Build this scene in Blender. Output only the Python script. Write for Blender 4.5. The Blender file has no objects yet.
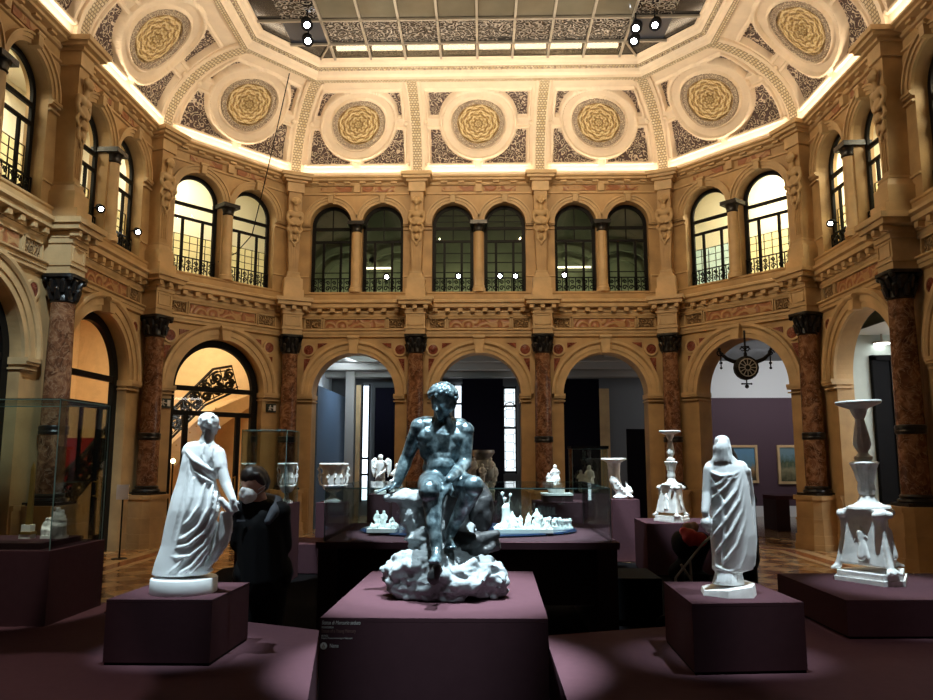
# a vaulted octagonal museum hall at night with plaster and bronze statues
LP = dict(cove=3.2, vault=80, wash=600, fill=18, stair=150, uplit=135, updark=13, gal=60, corr=110, spot=8200, world=.02)
import bpy, bmesh, math, random
from mathutils import Vector, Matrix, Euler, noise as mnoise
random.seed(7)
PI = math.pi
SC = bpy.context.scene
COL = SC.collection
sin, cos, sqrt = math.sin, math.cos, math.sqrt

# ------------------------------------------------------------------ camera
F, PIT, YAW, CZ = 763.0, 0.141, 0.022, 1.62
cam_d = bpy.data.cameras.new('camera'); cam = bpy.data.objects.new('camera', cam_d); COL.objects.link(cam)
cam_d.sensor_width = 36; cam_d.lens = F / 933 * 36; cam_d.clip_start = 0.05; cam_d.clip_end = 200
cam.location = (0, 0, CZ); cam.rotation_euler = (PI / 2 + PIT, 0, YAW)
SC.camera = cam
SC.view_settings.view_transform = 'Standard'; SC.view_settings.look = 'None'
SC.view_settings.exposure = 0.0; SC.view_settings.gamma = 1.0; SC.view_settings.use_curve_mapping = False

def ray(px, py):
    u, v = px - 466.5, py - 350
    y = F * cos(PIT) + v * sin(PIT); z = F * sin(PIT) - v * cos(PIT); x = u
    return Vector((x * cos(YAW) - y * sin(YAW), x * sin(YAW) + y * cos(YAW), z))
def at(px, py, Y):
    d = ray(px, py); return Vector((0, 0, CZ)) + d * (Y / d.y)
def atz(px, py, z):
    d = ray(px, py); return Vector((0, 0, CZ)) + d * ((z - CZ) / d.z)

# ------------------------------------------------------------------ materials
def new_mat(name):
    m = bpy.data.materials.new(name); m.use_nodes = True
    nt = m.node_tree; b = nt.nodes['Principled BSDF']
    return m, nt, b
def N(nt, t, **kw):
    n = nt.nodes.new(t)
    for k, v in kw.items():
        if k.startswith('i_'):
            n.inputs[k[2:].replace('_', ' ')].default_value = v
        else: setattr(n, k, v)
    return n
def ramp(nt, stops, interp='LINEAR'):
    r = nt.nodes.new('ShaderNodeValToRGB'); r.color_ramp.interpolation = interp
    e = r.color_ramp.elements
    while len(e) < len(stops): e.new(0.5)
    for k, (p, c) in enumerate(stops):
        e[k].position = p; e[k].color = (*c, 1)
    return r
def plain(name, col, rough=0.6, metal=0.0, spec=0.5, var=0.0, scale=6.0, bump=0.0, bscale=40.0, coat=0.0):
    m, nt, b = new_mat(name)
    b.inputs['Roughness'].default_value = rough; b.inputs['Metallic'].default_value = metal
    b.inputs['Specular IOR Level'].default_value = spec
    if coat: b.inputs['Coat Weight'].default_value = coat
    if var or bump: tc = N(nt, 'ShaderNodeTexCoord')
    if var:
        n = N(nt, 'ShaderNodeTexNoise'); n.inputs['Scale'].default_value = scale; n.inputs['Detail'].default_value = 6
        nt.links.new(tc.outputs['Object'], n.inputs['Vector'])
        lo = tuple(max(0, c * (1 - var)) for c in col); hi = tuple(min(1, c * (1 + var)) for c in col)
        r = ramp(nt, [(0.3, lo), (0.7, hi)]); nt.links.new(n.outputs['Fac'], r.inputs['Fac'])
        nt.links.new(r.outputs['Color'], b.inputs['Base Color'])
    else: b.inputs['Base Color'].default_value = (*col, 1)
    if bump:
        n2 = N(nt, 'ShaderNodeTexNoise'); n2.inputs['Scale'].default_value = bscale; n2.inputs['Detail'].default_value = 4
        nt.links.new(tc.outputs['Object'], n2.inputs['Vector'])
        bp = N(nt, 'ShaderNodeBump'); bp.inputs['Strength'].default_value = bump; bp.inputs['Distance'].default_value = 0.02
        nt.links.new(n2.outputs['Fac'], bp.inputs['Height']); nt.links.new(bp.outputs['Normal'], b.inputs['Normal'])
    return m
def emis(name, col, st):
    m, nt, b = new_mat(name); b.inputs['Base Color'].default_value = (*col, 1)
    b.inputs['Emission Color'].default_value = (*col, 1); b.inputs['Emission Strength'].default_value = st
    return m
def glass(name, tint, refl=0.06, rough=0.0, body=0.0, bodycol=(1, 1, 1)):
    m, nt, b = new_mat(name); nt.nodes.remove(b)
    out = nt.nodes['Material Output']
    tr = N(nt, 'ShaderNodeBsdfTransparent'); tr.inputs['Color'].default_value = (*tint, 1)
    gl = N(nt, 'ShaderNodeBsdfGlossy'); gl.inputs['Roughness'].default_value = rough
    lw = N(nt, 'ShaderNodeLayerWeight'); lw.inputs['Blend'].default_value = 0.25
    mth = N(nt, 'ShaderNodeMath', operation='MULTIPLY_ADD'); mth.inputs[1].default_value = 0.7; mth.inputs[2].default_value = refl
    nt.links.new(lw.outputs['Fresnel'], mth.inputs[0])
    mx = N(nt, 'ShaderNodeMixShader'); nt.links.new(mth.outputs[0], mx.inputs[0])
    nt.links.new(tr.outputs[0], mx.inputs[1]); nt.links.new(gl.outputs[0], mx.inputs[2])
    last = mx
    if body:
        df = N(nt, 'ShaderNodeBsdfTranslucent'); df.inputs['Color'].default_value = (*bodycol, 1)
        m2 = N(nt, 'ShaderNodeMixShader'); m2.inputs[0].default_value = body
        nt.links.new(mx.outputs[0], m2.inputs[1]); nt.links.new(df.outputs[0], m2.inputs[2]); last = m2
    nt.links.new(last.outputs[0], out.inputs['Surface'])
    return m

def relief_mat(name, base, dark, scale, strength=1.0, rough=0.65):
    """carved scroll ornament: curling ridges from ringed voronoi cells"""
    m, nt, b = new_mat(name); b.inputs['Roughness'].default_value = rough
    tc = N(nt, 'ShaderNodeTexCoord')
    ns = N(nt, 'ShaderNodeTexNoise'); ns.inputs['Scale'].default_value = scale * 0.6
    nt.links.new(tc.outputs['Object'], ns.inputs['Vector'])
    mixv = N(nt, 'ShaderNodeMix', data_type='VECTOR'); mixv.inputs[0].default_value = 0.12
    nt.links.new(tc.outputs['Object'], mixv.inputs[4]); nt.links.new(ns.outputs['Color'], mixv.inputs[5])
    v = N(nt, 'ShaderNodeTexVoronoi'); v.inputs['Scale'].default_value = scale
    nt.links.new(mixv.outputs[1], v.inputs['Vector'])
    mu = N(nt, 'ShaderNodeMath', operation='MULTIPLY'); mu.inputs[1].default_value = 17.0
    nt.links.new(v.outputs['Distance'], mu.inputs[0])
    sn = N(nt, 'ShaderNodeMath', operation='SINE'); nt.links.new(mu.outputs[0], sn.inputs[0])
    r = ramp(nt, [(0.25, dark), (0.6, base)]); nt.links.new(sn.outputs[0], r.inputs['Fac'])
    nt.links.new(r.outputs['Color'], b.inputs['Base Color'])
    bp = N(nt, 'ShaderNodeBump'); bp.inputs['Strength'].default_value = strength; bp.inputs['Distance'].default_value = 0.03
    nt.links.new(sn.outputs[0], bp.inputs['Height']); nt.links.new(bp.outputs['Normal'], b.inputs['Normal'])
    return m

def marble_mat(name, c0, c1, c2, vein, scale, rough=0.18):
    m, nt, b = new_mat(name); b.inputs['Roughness'].default_value = rough
    tc = N(nt, 'ShaderNodeTexCoord')
    oi = N(nt, 'ShaderNodeObjectInfo')
    ad = N(nt, 'ShaderNodeVectorMath', operation='MULTIPLY_ADD')
    ad.inputs[1].default_value = (1, 1, 1)
    sc_ = N(nt, 'ShaderNodeVectorMath', operation='SCALE'); sc_.inputs[0].default_value = (13, 7, 31)
    nt.links.new(oi.outputs['Random'], sc_.inputs['Scale'])
    nt.links.new(tc.outputs['Object'], ad.inputs[0]); nt.links.new(sc_.outputs[0], ad.inputs[2])
    n = N(nt, 'ShaderNodeTexNoise'); n.inputs['Scale'].default_value = scale; n.inputs['Detail'].default_value = 8; n.inputs['Distortion'].default_value = 1.2
    nt.links.new(ad.outputs[0], n.inputs['Vector'])
    r = ramp(nt, [(0.3, c0), (0.5, c1), (0.68, c2)]); nt.links.new(n.outputs['Fac'], r.inputs['Fac'])
    v = N(nt, 'ShaderNodeTexNoise'); v.inputs['Scale'].default_value = scale * 0.8; v.inputs['Detail'].default_value = 5; v.inputs['Distortion'].default_value = 2.5
    nt.links.new(ad.outputs[0], v.inputs['Vector'])
    rv = ramp(nt, [(0.47, (0, 0, 0)), (0.5, (1, 1, 1)), (0.53, (0, 0, 0))]); nt.links.new(v.outputs['Fac'], rv.inputs['Fac'])
    rv.color_ramp.elements[1].color = (.6, .6, .6, 1)
    mx = N(nt, 'ShaderNodeMix', data_type='RGBA'); nt.links.new(rv.outputs['Color'], mx.inputs[0])
    nt.links.new(r.outputs['Color'], mx.inputs[6]); mx.inputs[7].default_value = (*vein, 1)
    nt.links.new(mx.outputs[2], b.inputs['Base Color'])
    return m

def fret_mat(name, light, gold, dark, fu, fv):
    m, nt, b = new_mat(name); b.inputs['Roughness'].default_value = 0.5
    tc = N(nt, 'ShaderNodeTexCoord'); mp = N(nt, 'ShaderNodeMapping'); mp.inputs['Scale'].default_value = (fu, fv, 1)
    nt.links.new(tc.outputs['UV'], mp.inputs['Vector'])
    br = N(nt, 'ShaderNodeTexBrick'); br.inputs['Scale'].default_value = 1.0; br.inputs['Mortar Size'].default_value = 0.09
    br.inputs['Color1'].default_value = (*light, 1); br.inputs['Color2'].default_value = (*gold, 1); br.inputs['Mortar'].default_value = (*dark, 1)
    br.inputs['Brick Width'].default_value = 0.7; br.inputs['Row Height'].default_value = 0.5
    nt.links.new(mp.outputs['Vector'], br.inputs['Vector'])
    nt.links.new(br.outputs['Color'], b.inputs['Base Color'])
    bp = N(nt, 'ShaderNodeBump'); bp.inputs['Strength'].default_value = 0.6; bp.inputs['Distance'].default_value = 0.02; bp.invert = True
    nt.links.new(br.outputs['Fac'], bp.inputs['Height']); nt.links.new(bp.outputs['Normal'], b.inputs['Normal'])
    return m

M = {}
M['stone'] = plain('ochre_stone', (0.50, 0.325, 0.150), 0.55, var=0.22, scale=2.2, bump=0.12, bscale=30)
M['stone_pale'] = plain('pale_ochre_stone', (0.56, 0.385, 0.195), 0.5, var=0.18, scale=3, bump=0.1, bscale=30)
M['relief'] = relief_mat('carved_ochre_stone', (0.50, 0.325, 0.155), (0.27, 0.16, 0.07), 9.0)
M['inlay'] = relief_mat('red_scroll_inlay', (0.46, 0.27, 0.12), (0.33, 0.13, 0.055), 4.0, 0.3, 0.4)
M['redmarble'] = marble_mat('dark_red_marble', (0.10, 0.02, 0.012), (0.2, 0.05, 0.03), (0.3, 0.09, 0.05), (0.4, 0.2, 0.15), 8)
M['marble'] = marble_mat('brown_breccia_marble', (0.06, 0.024, 0.013), (0.17, 0.072, 0.036), (0.33, 0.17, 0.09), (0.42, 0.27, 0.17), 5.5)
M['black_stone'] = plain('black_bronze_stone', (0.010, 0.009, 0.009), 0.3, var=0.3, bump=0.3, bscale=25)
M['plaster'] = plain('cream_vault_plaster', (0.82, 0.69, 0.53), 0.6, var=0.06, scale=4)
M['filigree'] = relief_mat('white_scrollwork_on_violet', (0.74, 0.63, 0.50), (0.13, 0.085, 0.08), 10.5, 0.8)
M['gold'] = relief_mat('gilded_rosette', (0.66, 0.48, 0.20), (0.26, 0.15, 0.05), 13.0, 0.6, 0.45)
M['ringorn'] = relief_mat('grey_bead_moulding', (0.76, 0.64, 0.46), (0.36, 0.28, 0.22), 16.0, 0.5)
M['fret'] = fret_mat('gilt_fret_band', (0.82, 0.72, 0.52), (0.62, 0.48, 0.26), (0.30, 0.23, 0.15), 2.2, 2.2)
M['iron'] = plain('black_iron', (0.006, 0.0055, 0.0055), 0.5, spec=0.15)
M['steel'] = plain('brushed_bar_metal', (0.42, 0.38, 0.32), 0.4, metal=0.6)
M['glass'] = glass('clear_case_glass', (0.93, 0.975, 0.965), 0.02)
M['edge'] = plain('green_glass_edge', (0.14, 0.24, 0.23), 0.15)
M['winglass'] = glass('window_glass', (0.95, 0.95, 0.90), 0.03)
M['darkglass'] = glass('dusky_window_glass', (0.62, 0.66, 0.58), 0.05)
M['skyglass'] = glass('skylight_glass', (0.80, 0.77, 0.70), 0.03)
M['skyfil'] = relief_mat('etched_arabesque_glass', (0.22, 0.19, 0.16), (0.02, 0.018, 0.018), 8.5, 0.1, 0.12)
M['frost'] = plain('frosted_ceiling_glass', (0.12, 0.105, 0.075), 0.15, var=0.15, scale=1.5)
M['skydark'] = plain('dark_ceiling_glass', (0.030, 0.027, 0.025), 0.12)
M['attic'] = plain('dark_attic_boards', (0.012, 0.010, 0.009), 0.8)
M['hatch'] = plain('dark_blue_hatch', (0.012, 0.02, 0.04), 0.3)
M['leaded'] = glass('leaded_yellow_glass', (0.96, 0.90, 0.62), 0.03, body=0.35, bodycol=(0.95, 0.88, 0.6))
M['leaded_blue'] = glass('leaded_bluish_glass', (0.65, 0.85, 0.95), 0.03, body=0.4, bodycol=(0.6, 0.85, 0.95))
M['plum'] = plain('plum_display_paint', (0.068, 0.031, 0.039), 0.8, var=0.05, scale=20, spec=0.04)
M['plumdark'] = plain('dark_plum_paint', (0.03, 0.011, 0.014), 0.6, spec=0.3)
M['carpet'] = plain('black_carpet', (0.005, 0.0042, 0.0046), 1.0, spec=0.03, bump=0.2, bscale=300)
M['black'] = plain('matt_black', (0.006, 0.006, 0.007), 0.8, spec=0.1)
M['white_plaster'] = plain('white_plaster_cast', (0.80, 0.82, 0.83), 0.55, var=0.04, scale=9)
M['aged_plaster'] = plain('aged_white_marble', (0.78, 0.77, 0.75), 0.5, var=0.14, scale=14)
M['biscuit'] = plain('white_biscuit_porcelain', (0.86, 0.87, 0.86), 0.4)
M['rock'] = plain('grey_plaster_rock', (0.22, 0.245, 0.255), 0.85, var=0.25, scale=6, bump=0.8, bscale=14)
M['rockdark'] = plain('dark_bronze_rock', (0.025, 0.026, 0.028), 0.5, var=0.3, scale=9, bump=0.5, bscale=14)
m, nt, b = new_mat('green_black_bronze'); M['bronze'] = m
tc = N(nt, 'ShaderNodeTexCoord'); n = N(nt, 'ShaderNodeTexNoise'); n.inputs['Scale'].default_value = 22; n.inputs['Detail'].default_value = 8
nt.links.new(tc.outputs['Object'], n.inputs['Vector'])
r = ramp(nt, [(0.34, (0.02, 0.034, 0.042)), (0.50, (0.10, 0.145, 0.165)), (0.66, (0.27, 0.36, 0.39))])
nt.links.new(n.outputs['Fac'], r.inputs['Fac']); nt.links.new(r.outputs['Color'], b.inputs['Base Color'])
b.inputs['Metallic'].default_value = 0.6; b.inputs['Roughness'].default_value = 0.32
M['gilt'] = plain('gilt_metal', (0.55, 0.36, 0.10), 0.3, metal=0.8)
# gilt rosette driven by polar UVs (angle, radius): petals, rings and fine scrolls
m, nt, b = new_mat('gilt_rosette_petals'); M['rosette'] = m; b.inputs['Roughness'].default_value = 0.45
tc = N(nt, 'ShaderNodeTexCoord'); sp = N(nt, 'ShaderNodeSeparateXYZ'); nt.links.new(tc.outputs['UV'], sp.inputs[0])
def mth(op, a, b_=None):
    n_ = N(nt, 'ShaderNodeMath', operation=op)
    for j_, x_ in enumerate((a, b_)):
        if x_ is None: continue
        if isinstance(x_, (int, float)): n_.inputs[j_].default_value = x_
        else: nt.links.new(x_, n_.inputs[j_])
    return n_.outputs[0]
U_, V_r = sp.outputs['X'], sp.outputs['Y']
pet = mth('SINE', mth('MULTIPLY', U_, 2 * PI * 8)); pet2 = mth('SINE', mth('MULTIPLY', U_, 2 * PI * 16))
rad = mth('SINE', mth('ADD', mth('MULTIPLY', V_r, 24.0), mth('MULTIPLY', pet, 1.5)))
rad2 = mth('SINE', mth('ADD', mth('MULTIPLY', V_r, 50.0), mth('MULTIPLY', pet2, 1.9)))
mix_ = mth('ADD', mth('MULTIPLY', rad, .6), mth('MULTIPLY', mth('MULTIPLY', rad2, pet2), .7))
r = ramp(nt, [(0.22, (0.26, 0.155, 0.05)), (0.5, (0.60, 0.42, 0.17)), (0.8, (0.85, 0.70, 0.42))])
nt.links.new(mth('ADD', mth('MULTIPLY', mix_, .4), .5), r.inputs['Fac']); nt.links.new(r.outputs['Color'], b.inputs['Base Color'])
bp = N(nt, 'ShaderNodeBump'); bp.inputs['Strength'].default_value = .7; bp.inputs['Distance'].default_value = .03; nt.links.new(mix_, bp.inputs['Height']); nt.links.new(bp.outputs['Normal'], b.inputs['Normal'])
M['silver'] = plain('tarnished_silver', (0.30, 0.30, 0.31), 0.35, metal=0.7, var=0.4, scale=9)
M['skin'] = plain('skin', (0.48, 0.27, 0.20), 0.5)
M['hair'] = plain('dark_brown_hair', (0.02, 0.012, 0.009), 0.5)
M['jacket'] = plain('black_jacket_cloth', (0.006, 0.006, 0.007), 0.8, spec=0.15)
M['grey_cloth'] = plain('charcoal_collar_cloth', (0.055, 0.06, 0.075), 0.8)
M['mask'] = plain('white_mask_fabric', (0.75, 0.75, 0.75), 0.8)
M['red'] = plain('red_fabric', (0.50, 0.02, 0.02), 0.7)
M['redcarpet'] = plain('red_stair_carpet', (0.38, 0.025, 0.03), 0.85)
M['warmwall'] = plain('warm_stair_hall_wall', (0.76, 0.58, 0.36), 0.6, var=0.06)
M['cream'] = plain('cream_gallery_wall', (0.86, 0.80, 0.66), 0.7)
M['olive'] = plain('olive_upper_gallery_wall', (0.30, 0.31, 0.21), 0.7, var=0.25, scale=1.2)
M['gallery_grey'] = plain('gallery_grey_plaster', (0.13, 0.135, 0.14), 0.7)
M['gallery_beam'] = plain('gallery_beam_paint', (0.36, 0.34, 0.31), 0.7)
M['gallery_purple'] = plain('purple_gallery_wall', (0.075, 0.038, 0.055), 0.7)
M['gallery_black'] = plain('dark_blue_black_panel', (0.004, 0.0035, 0.008), 0.8, spec=0.05)
M['bluewall'] = plain('slate_blue_panel', (0.09, 0.15, 0.24), 0.6)
M['white_paint'] = plain('white_wall_paint', (0.74, 0.76, 0.76), 0.7)
M['pale_green'] = plain('pale_grey_green_wall', (0.50, 0.56, 0.52), 0.7, var=0.05)
M['slit'] = emis('daylit_window_slit', (0.80, 0.90, 1.0), 2.0)
M['lamp_white'] = emis('white_spot_lens', (0.85, 0.93, 1.0), 45)
M['lamp_soft'] = emis('soft_ceiling_lamp', (0.95, 1.0, 0.95), 6)
M['lamp_warm'] = emis('warm_lamp', (1.0, 0.78, 0.45), 14)
M['tube'] = emis('attic_tube_lamp', (1.0, 0.86, 0.62), 7)
M['text'] = plain('pale_lettering', (0.85, 0.82, 0.80), 0.7)
M['textdim'] = plain('dim_brown_lettering', (0.26, 0.14, 0.12), 0.7)
M['sign'] = plain('dark_green_sign', (0.012, 0.022, 0.02), 0.4)
M['navy'] = plain('navy_mirror_plateau', (0.012, 0.024, 0.06), 0.15)
M['paper'] = plain('pale_card', (0.55, 0.48, 0.42), 0.7)

# stained-glass slit : white hexagons with dark leading, daylight behind it
m, nt, b = new_mat('hexagon_leaded_daylight_window'); M['hexslit'] = m
tc = N(nt, 'ShaderNodeTexCoord'); v = N(nt, 'ShaderNodeTexVoronoi', feature='DISTANCE_TO_EDGE'); v.inputs['Scale'].default_value = 4.2; v.inputs['Randomness'].default_value = 0.3
nt.links.new(tc.outputs['Object'], v.inputs['Vector'])
r = ramp(nt, [(0.015, (0.05, 0.08, 0.1)), (0.05, (0.85, 0.95, 1.0))]); nt.links.new(v.outputs['Distance'], r.inputs['Fac'])
nt.links.new(r.outputs['Color'], b.inputs['Emission Color']); b.inputs['Emission Strength'].default_value = 1.6; b.inputs['Base Color'].default_value = (0.1, 0.1, 0.1, 1)

# parquet / inlaid floor
def floor_mat():
    m, nt, b = new_mat('inlaid_stone_floor'); b.inputs['Roughness'].default_value = 0.16
    tc = N(nt, 'ShaderNodeTexCoord'); mp = N(nt, 'ShaderNodeMapping'); mp.inputs['Rotation'].default_value = (0, 0, PI / 4); mp.inputs['Scale'].default_value = (1, 1, 1)
    nt.links.new(tc.outputs['Object'], mp.inputs['Vector'])
    br = N(nt, 'ShaderNodeTexBrick'); br.inputs['Scale'].default_value = 2.6; br.inputs['Mortar Size'].default_value = 0.008
    br.inputs['Color1'].default_value = (0.52, 0.27, 0.085, 1); br.inputs['Color2'].default_value = (0.13, 0.045, 0.02, 1); br.inputs['Mortar'].default_value = (0.08, 0.04, 0.02, 1)
    nt.links.new(mp.outputs['Vector'], br.inputs['Vector'])
    ck = N(nt, 'ShaderNodeTexChecker'); ck.inputs['Scale'].default_value = 2.6
    ck.inputs['Color1'].default_value = (0.72, 0.50, 0.26, 1); ck.inputs['Color2'].default_value = (0.24, 0.085, 0.03, 1)
    nt.links.new(mp.outputs['Vector'], ck.inputs['Vector'])
    mx = N(nt, 'ShaderNodeMix', data_type='RGBA'); mx.inputs[0].default_value = 0.5
    nt.links.new(br.outputs['Color'], mx.inputs[6]); nt.links.new(ck.outputs['Color'], mx.inputs[7])
    nt.links.new(mx.outputs[2], b.inputs['Base Color'])
    return m
M['floor'] = floor_mat()
M['border_red'] = plain('red_floor_border', (0.30, 0.09, 0.03), 0.2, var=0.1)
M['border_pale'] = plain('pale_floor_border', (0.55, 0.38, 0.20), 0.2, var=0.1)
M['gallery_floor'] = plain('glossy_gallery_parquet', (0.20, 0.11, 0.06), 0.14, var=0.4, scale=3)

def canvas_mat(name, cols):
    m, nt, b = new_mat(name); b.inputs['Roughness'].default_value = 0.5
    tc = N(nt, 'ShaderNodeTexCoord'); sp = N(nt, 'ShaderNodeSeparateXYZ'); nt.links.new(tc.outputs['Generated'], sp.inputs[0])
    n = N(nt, 'ShaderNodeTexNoise'); n.inputs['Scale'].default_value = 6; n.inputs['Detail'].default_value = 5; nt.links.new(tc.outputs['Generated'], n.inputs['Vector'])
    ad = N(nt, 'ShaderNodeMath', operation='MULTIPLY_ADD'); ad.inputs[1].default_value = 0.5
    nt.links.new(n.outputs['Fac'], ad.inputs[0]); nt.links.new(sp.outputs['Z'], ad.inputs[2])
    r = ramp(nt, cols); nt.links.new(ad.outputs[0], r.inputs['Fac']); nt.links.new(r.outputs['Color'], b.inputs['Base Color'])
    return m
M['canvas_sky'] = canvas_mat('painted_sky_and_town', [(0.3, (0.05, 0.04, 0.02)), (0.55, (0.35, 0.2, 0.08)), (0.75, (0.12, 0.25, 0.3)), (1.0, (0.12, 0.28, 0.42))])
M['canvas_green'] = canvas_mat('painted_dark_landscape', [(0.3, (0.05, 0.05, 0.02)), (0.6, (0.25, 0.22, 0.12)), (0.8, (0.05, 0.08, 0.04)), (1.0, (0.15, 0.25, 0.28))])

# ------------------------------------------------------------------ object helpers
def link(o, parent=None):
    COL.objects.link(o)
    if parent is not None: o.parent = parent
    return o
def obj(name, bm, mat, parent=None, smooth=None, mats=None):
    me = bpy.data.meshes.new(name)
    bm.normal_update()
    bm.to_mesh(me); bm.free()
    for mm in (mats or [mat]): me.materials.append(mm)
    if smooth is not None:
        me.shade_smooth()
        if smooth < 180: me.set_sharp_from_angle(angle=math.radians(smooth))
    return link(bpy.data.objects.new(name, me), parent)
def tag(o, label=None, cat=None, group=None, kind=None):
    if label: o['label'] = label
    if cat: o['category'] = cat
    if group: o['group'] = group
    if kind: o['kind'] = kind
    return o
def thing(name, label, cat, loc=(0, 0, 0), rz=0.0, group=None, mat=None):
    o = bpy.data.objects.new(name, None); COL.objects.link(o); o.empty_display_size = 0.1
    if mat is not None: o.matrix_world = mat
    else: o.location = loc; o.rotation_euler = (0, 0, rz)
    return tag(o, label, cat, group)
def struct(name, bm, mat, parent=None, **kw):
    o = obj(name, bm, mat, parent, **kw)
    if parent is None: o['kind'] = 'structure'
    return o
def dup(root, label=None):
    r = root.copy(); COL.objects.link(r)
    if label: r['label'] = label
    for ch in list(root.children):
        c = ch.copy(); COL.objects.link(c); c.parent = r
        for g in list(ch.children):
            d = g.copy(); COL.objects.link(d); d.parent = c
    return r

def B(): return bmesh.new()
def box(bm, x0, x1, y0, y1, z0, z1, mi=0):
    vs = [bm.verts.new(p) for p in ((x0, y0, z0), (x1, y0, z0), (x1, y1, z0), (x0, y1, z0), (x0, y0, z1), (x1, y0, z1), (x1, y1, z1), (x0, y1, z1))]
    for f in ((0, 3, 2, 1), (4, 5, 6, 7), (0, 1, 5, 4), (1, 2, 6, 5), (2, 3, 7, 6), (3, 0, 4, 7)):
        fc = bm.faces.new([vs[k] for k in f]); fc.material_index = mi
    return bm
def obox(bm, x0, x1, y0, y1, z0, z1, t=0.0):
    """box with its top scaled in by t on every side (tapered)"""
    vs = [bm.verts.new(p) for p in ((x0, y0, z0), (x1, y0, z0), (x1, y1, z0), (x0, y1, z0), (x0 + t, y0 + t, z1), (x1 - t, y0 + t, z1), (x1 - t, y1 - t, z1), (x0 + t, y1 - t, z1))]
    for f in ((0, 3, 2, 1), (4, 5, 6, 7), (0, 1, 5, 4), (1, 2, 6, 5), (2, 3, 7, 6), (3, 0, 4, 7)):
        bm.faces.new([vs[k] for k in f])
    return bm
def prism(bm, poly, z0, z1):
    a = [bm.verts.new((x, y, z0)) for x, y in poly]; b_ = [bm.verts.new((x, y, z1)) for x, y in poly]
    n = len(poly)
    bm.faces.new(a[::-1]); bm.faces.new(b_)
    for k in range(n): bm.faces.new((a[k], a[(k + 1) % n], b_[(k + 1) % n], b_[k]))
    return bm
def lathe(bm, prof, n=32, c=(0, 0, 0), cap=True, flute=None):
    rings = []
    for r, z in prof:
        ring = []
        for k in range(n):
            a = 2 * PI * k / n
            rr = r * (1 + (flute[0] * cos(flute[1] * a) if flute and flute[2] <= z <= flute[3] else 0))
            ring.append(bm.verts.new((c[0] + rr * cos(a), c[1] + rr * sin(a), c[2] + z)))
        rings.append(ring)
    for a, b_ in zip(rings, rings[1:]):
        for k in range(n):
            bm.faces.new((a[k], a[(k + 1) % n], b_[(k + 1) % n], b_[k]))
    if cap:
        bm.faces.new(rings[0][::-1]); bm.faces.new(rings[-1])
    return bm
def tube(bm, pts, rad, n=8, closed=False):
    pts = [Vector(p) for p in pts]
    if not isinstance(rad, (list, tuple)): rad = [rad] * len(pts)
    rings = []; prev = None
    for k, p in enumerate(pts):
        a = pts[max(0, k - 1)] if not closed else pts[k - 1]
        c = pts[min(len(pts) - 1, k + 1)] if not closed else pts[(k + 1) % len(pts)]
        t = (c - a)
        if t.length < 1e-9: t = Vector((0, 0, 1))
        t.normalize()
        if prev is None:
            u = t.orthogonal().normalized()
        else:
            u = prev - t * prev.dot(t)
            u = u.normalized() if u.length > 1e-6 else t.orthogonal().normalized()
        prev = u; w = t.cross(u)
        rings.append([bm.verts.new(p + (u * cos(2 * PI * j / n) + w * sin(2 * PI * j / n)) * rad[k]) for j in range(n)])
    m = len(rings)
    for k in range(m if closed else m - 1):
        a, b_ = rings[k], rings[(k + 1) % m]
        for j in range(n): bm.faces.new((a[j], a[(j + 1) % n], b_[(j + 1) % n], b_[j]))
    if not closed:
        bm.faces.new(rings[0][::-1]); bm.faces.new(rings[-1])
    return bm
def spiral(c, r, turns, n=18, plane='xz', flip=1, a0=0.0):
    out = []
    for k in range(n):
        t = k / (n - 1); rr = r * (1 - 0.85 * t); a = a0 + flip * 2 * PI * turns * t
        if plane == 'xz': out.append((c[0] + rr * cos(a), c[1], c[2] + rr * sin(a)))
    return out
def ico(bm, c, r, sub=2, sc=(1, 1, 1)):
    bmesh.ops.create_icosphere(bm, subdivisions=sub, radius=1.0, matrix=Matrix.Translation(c) @ Matrix.Diagonal((r * sc[0], r * sc[1], r * sc[2], 1)))
    return bm

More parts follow.
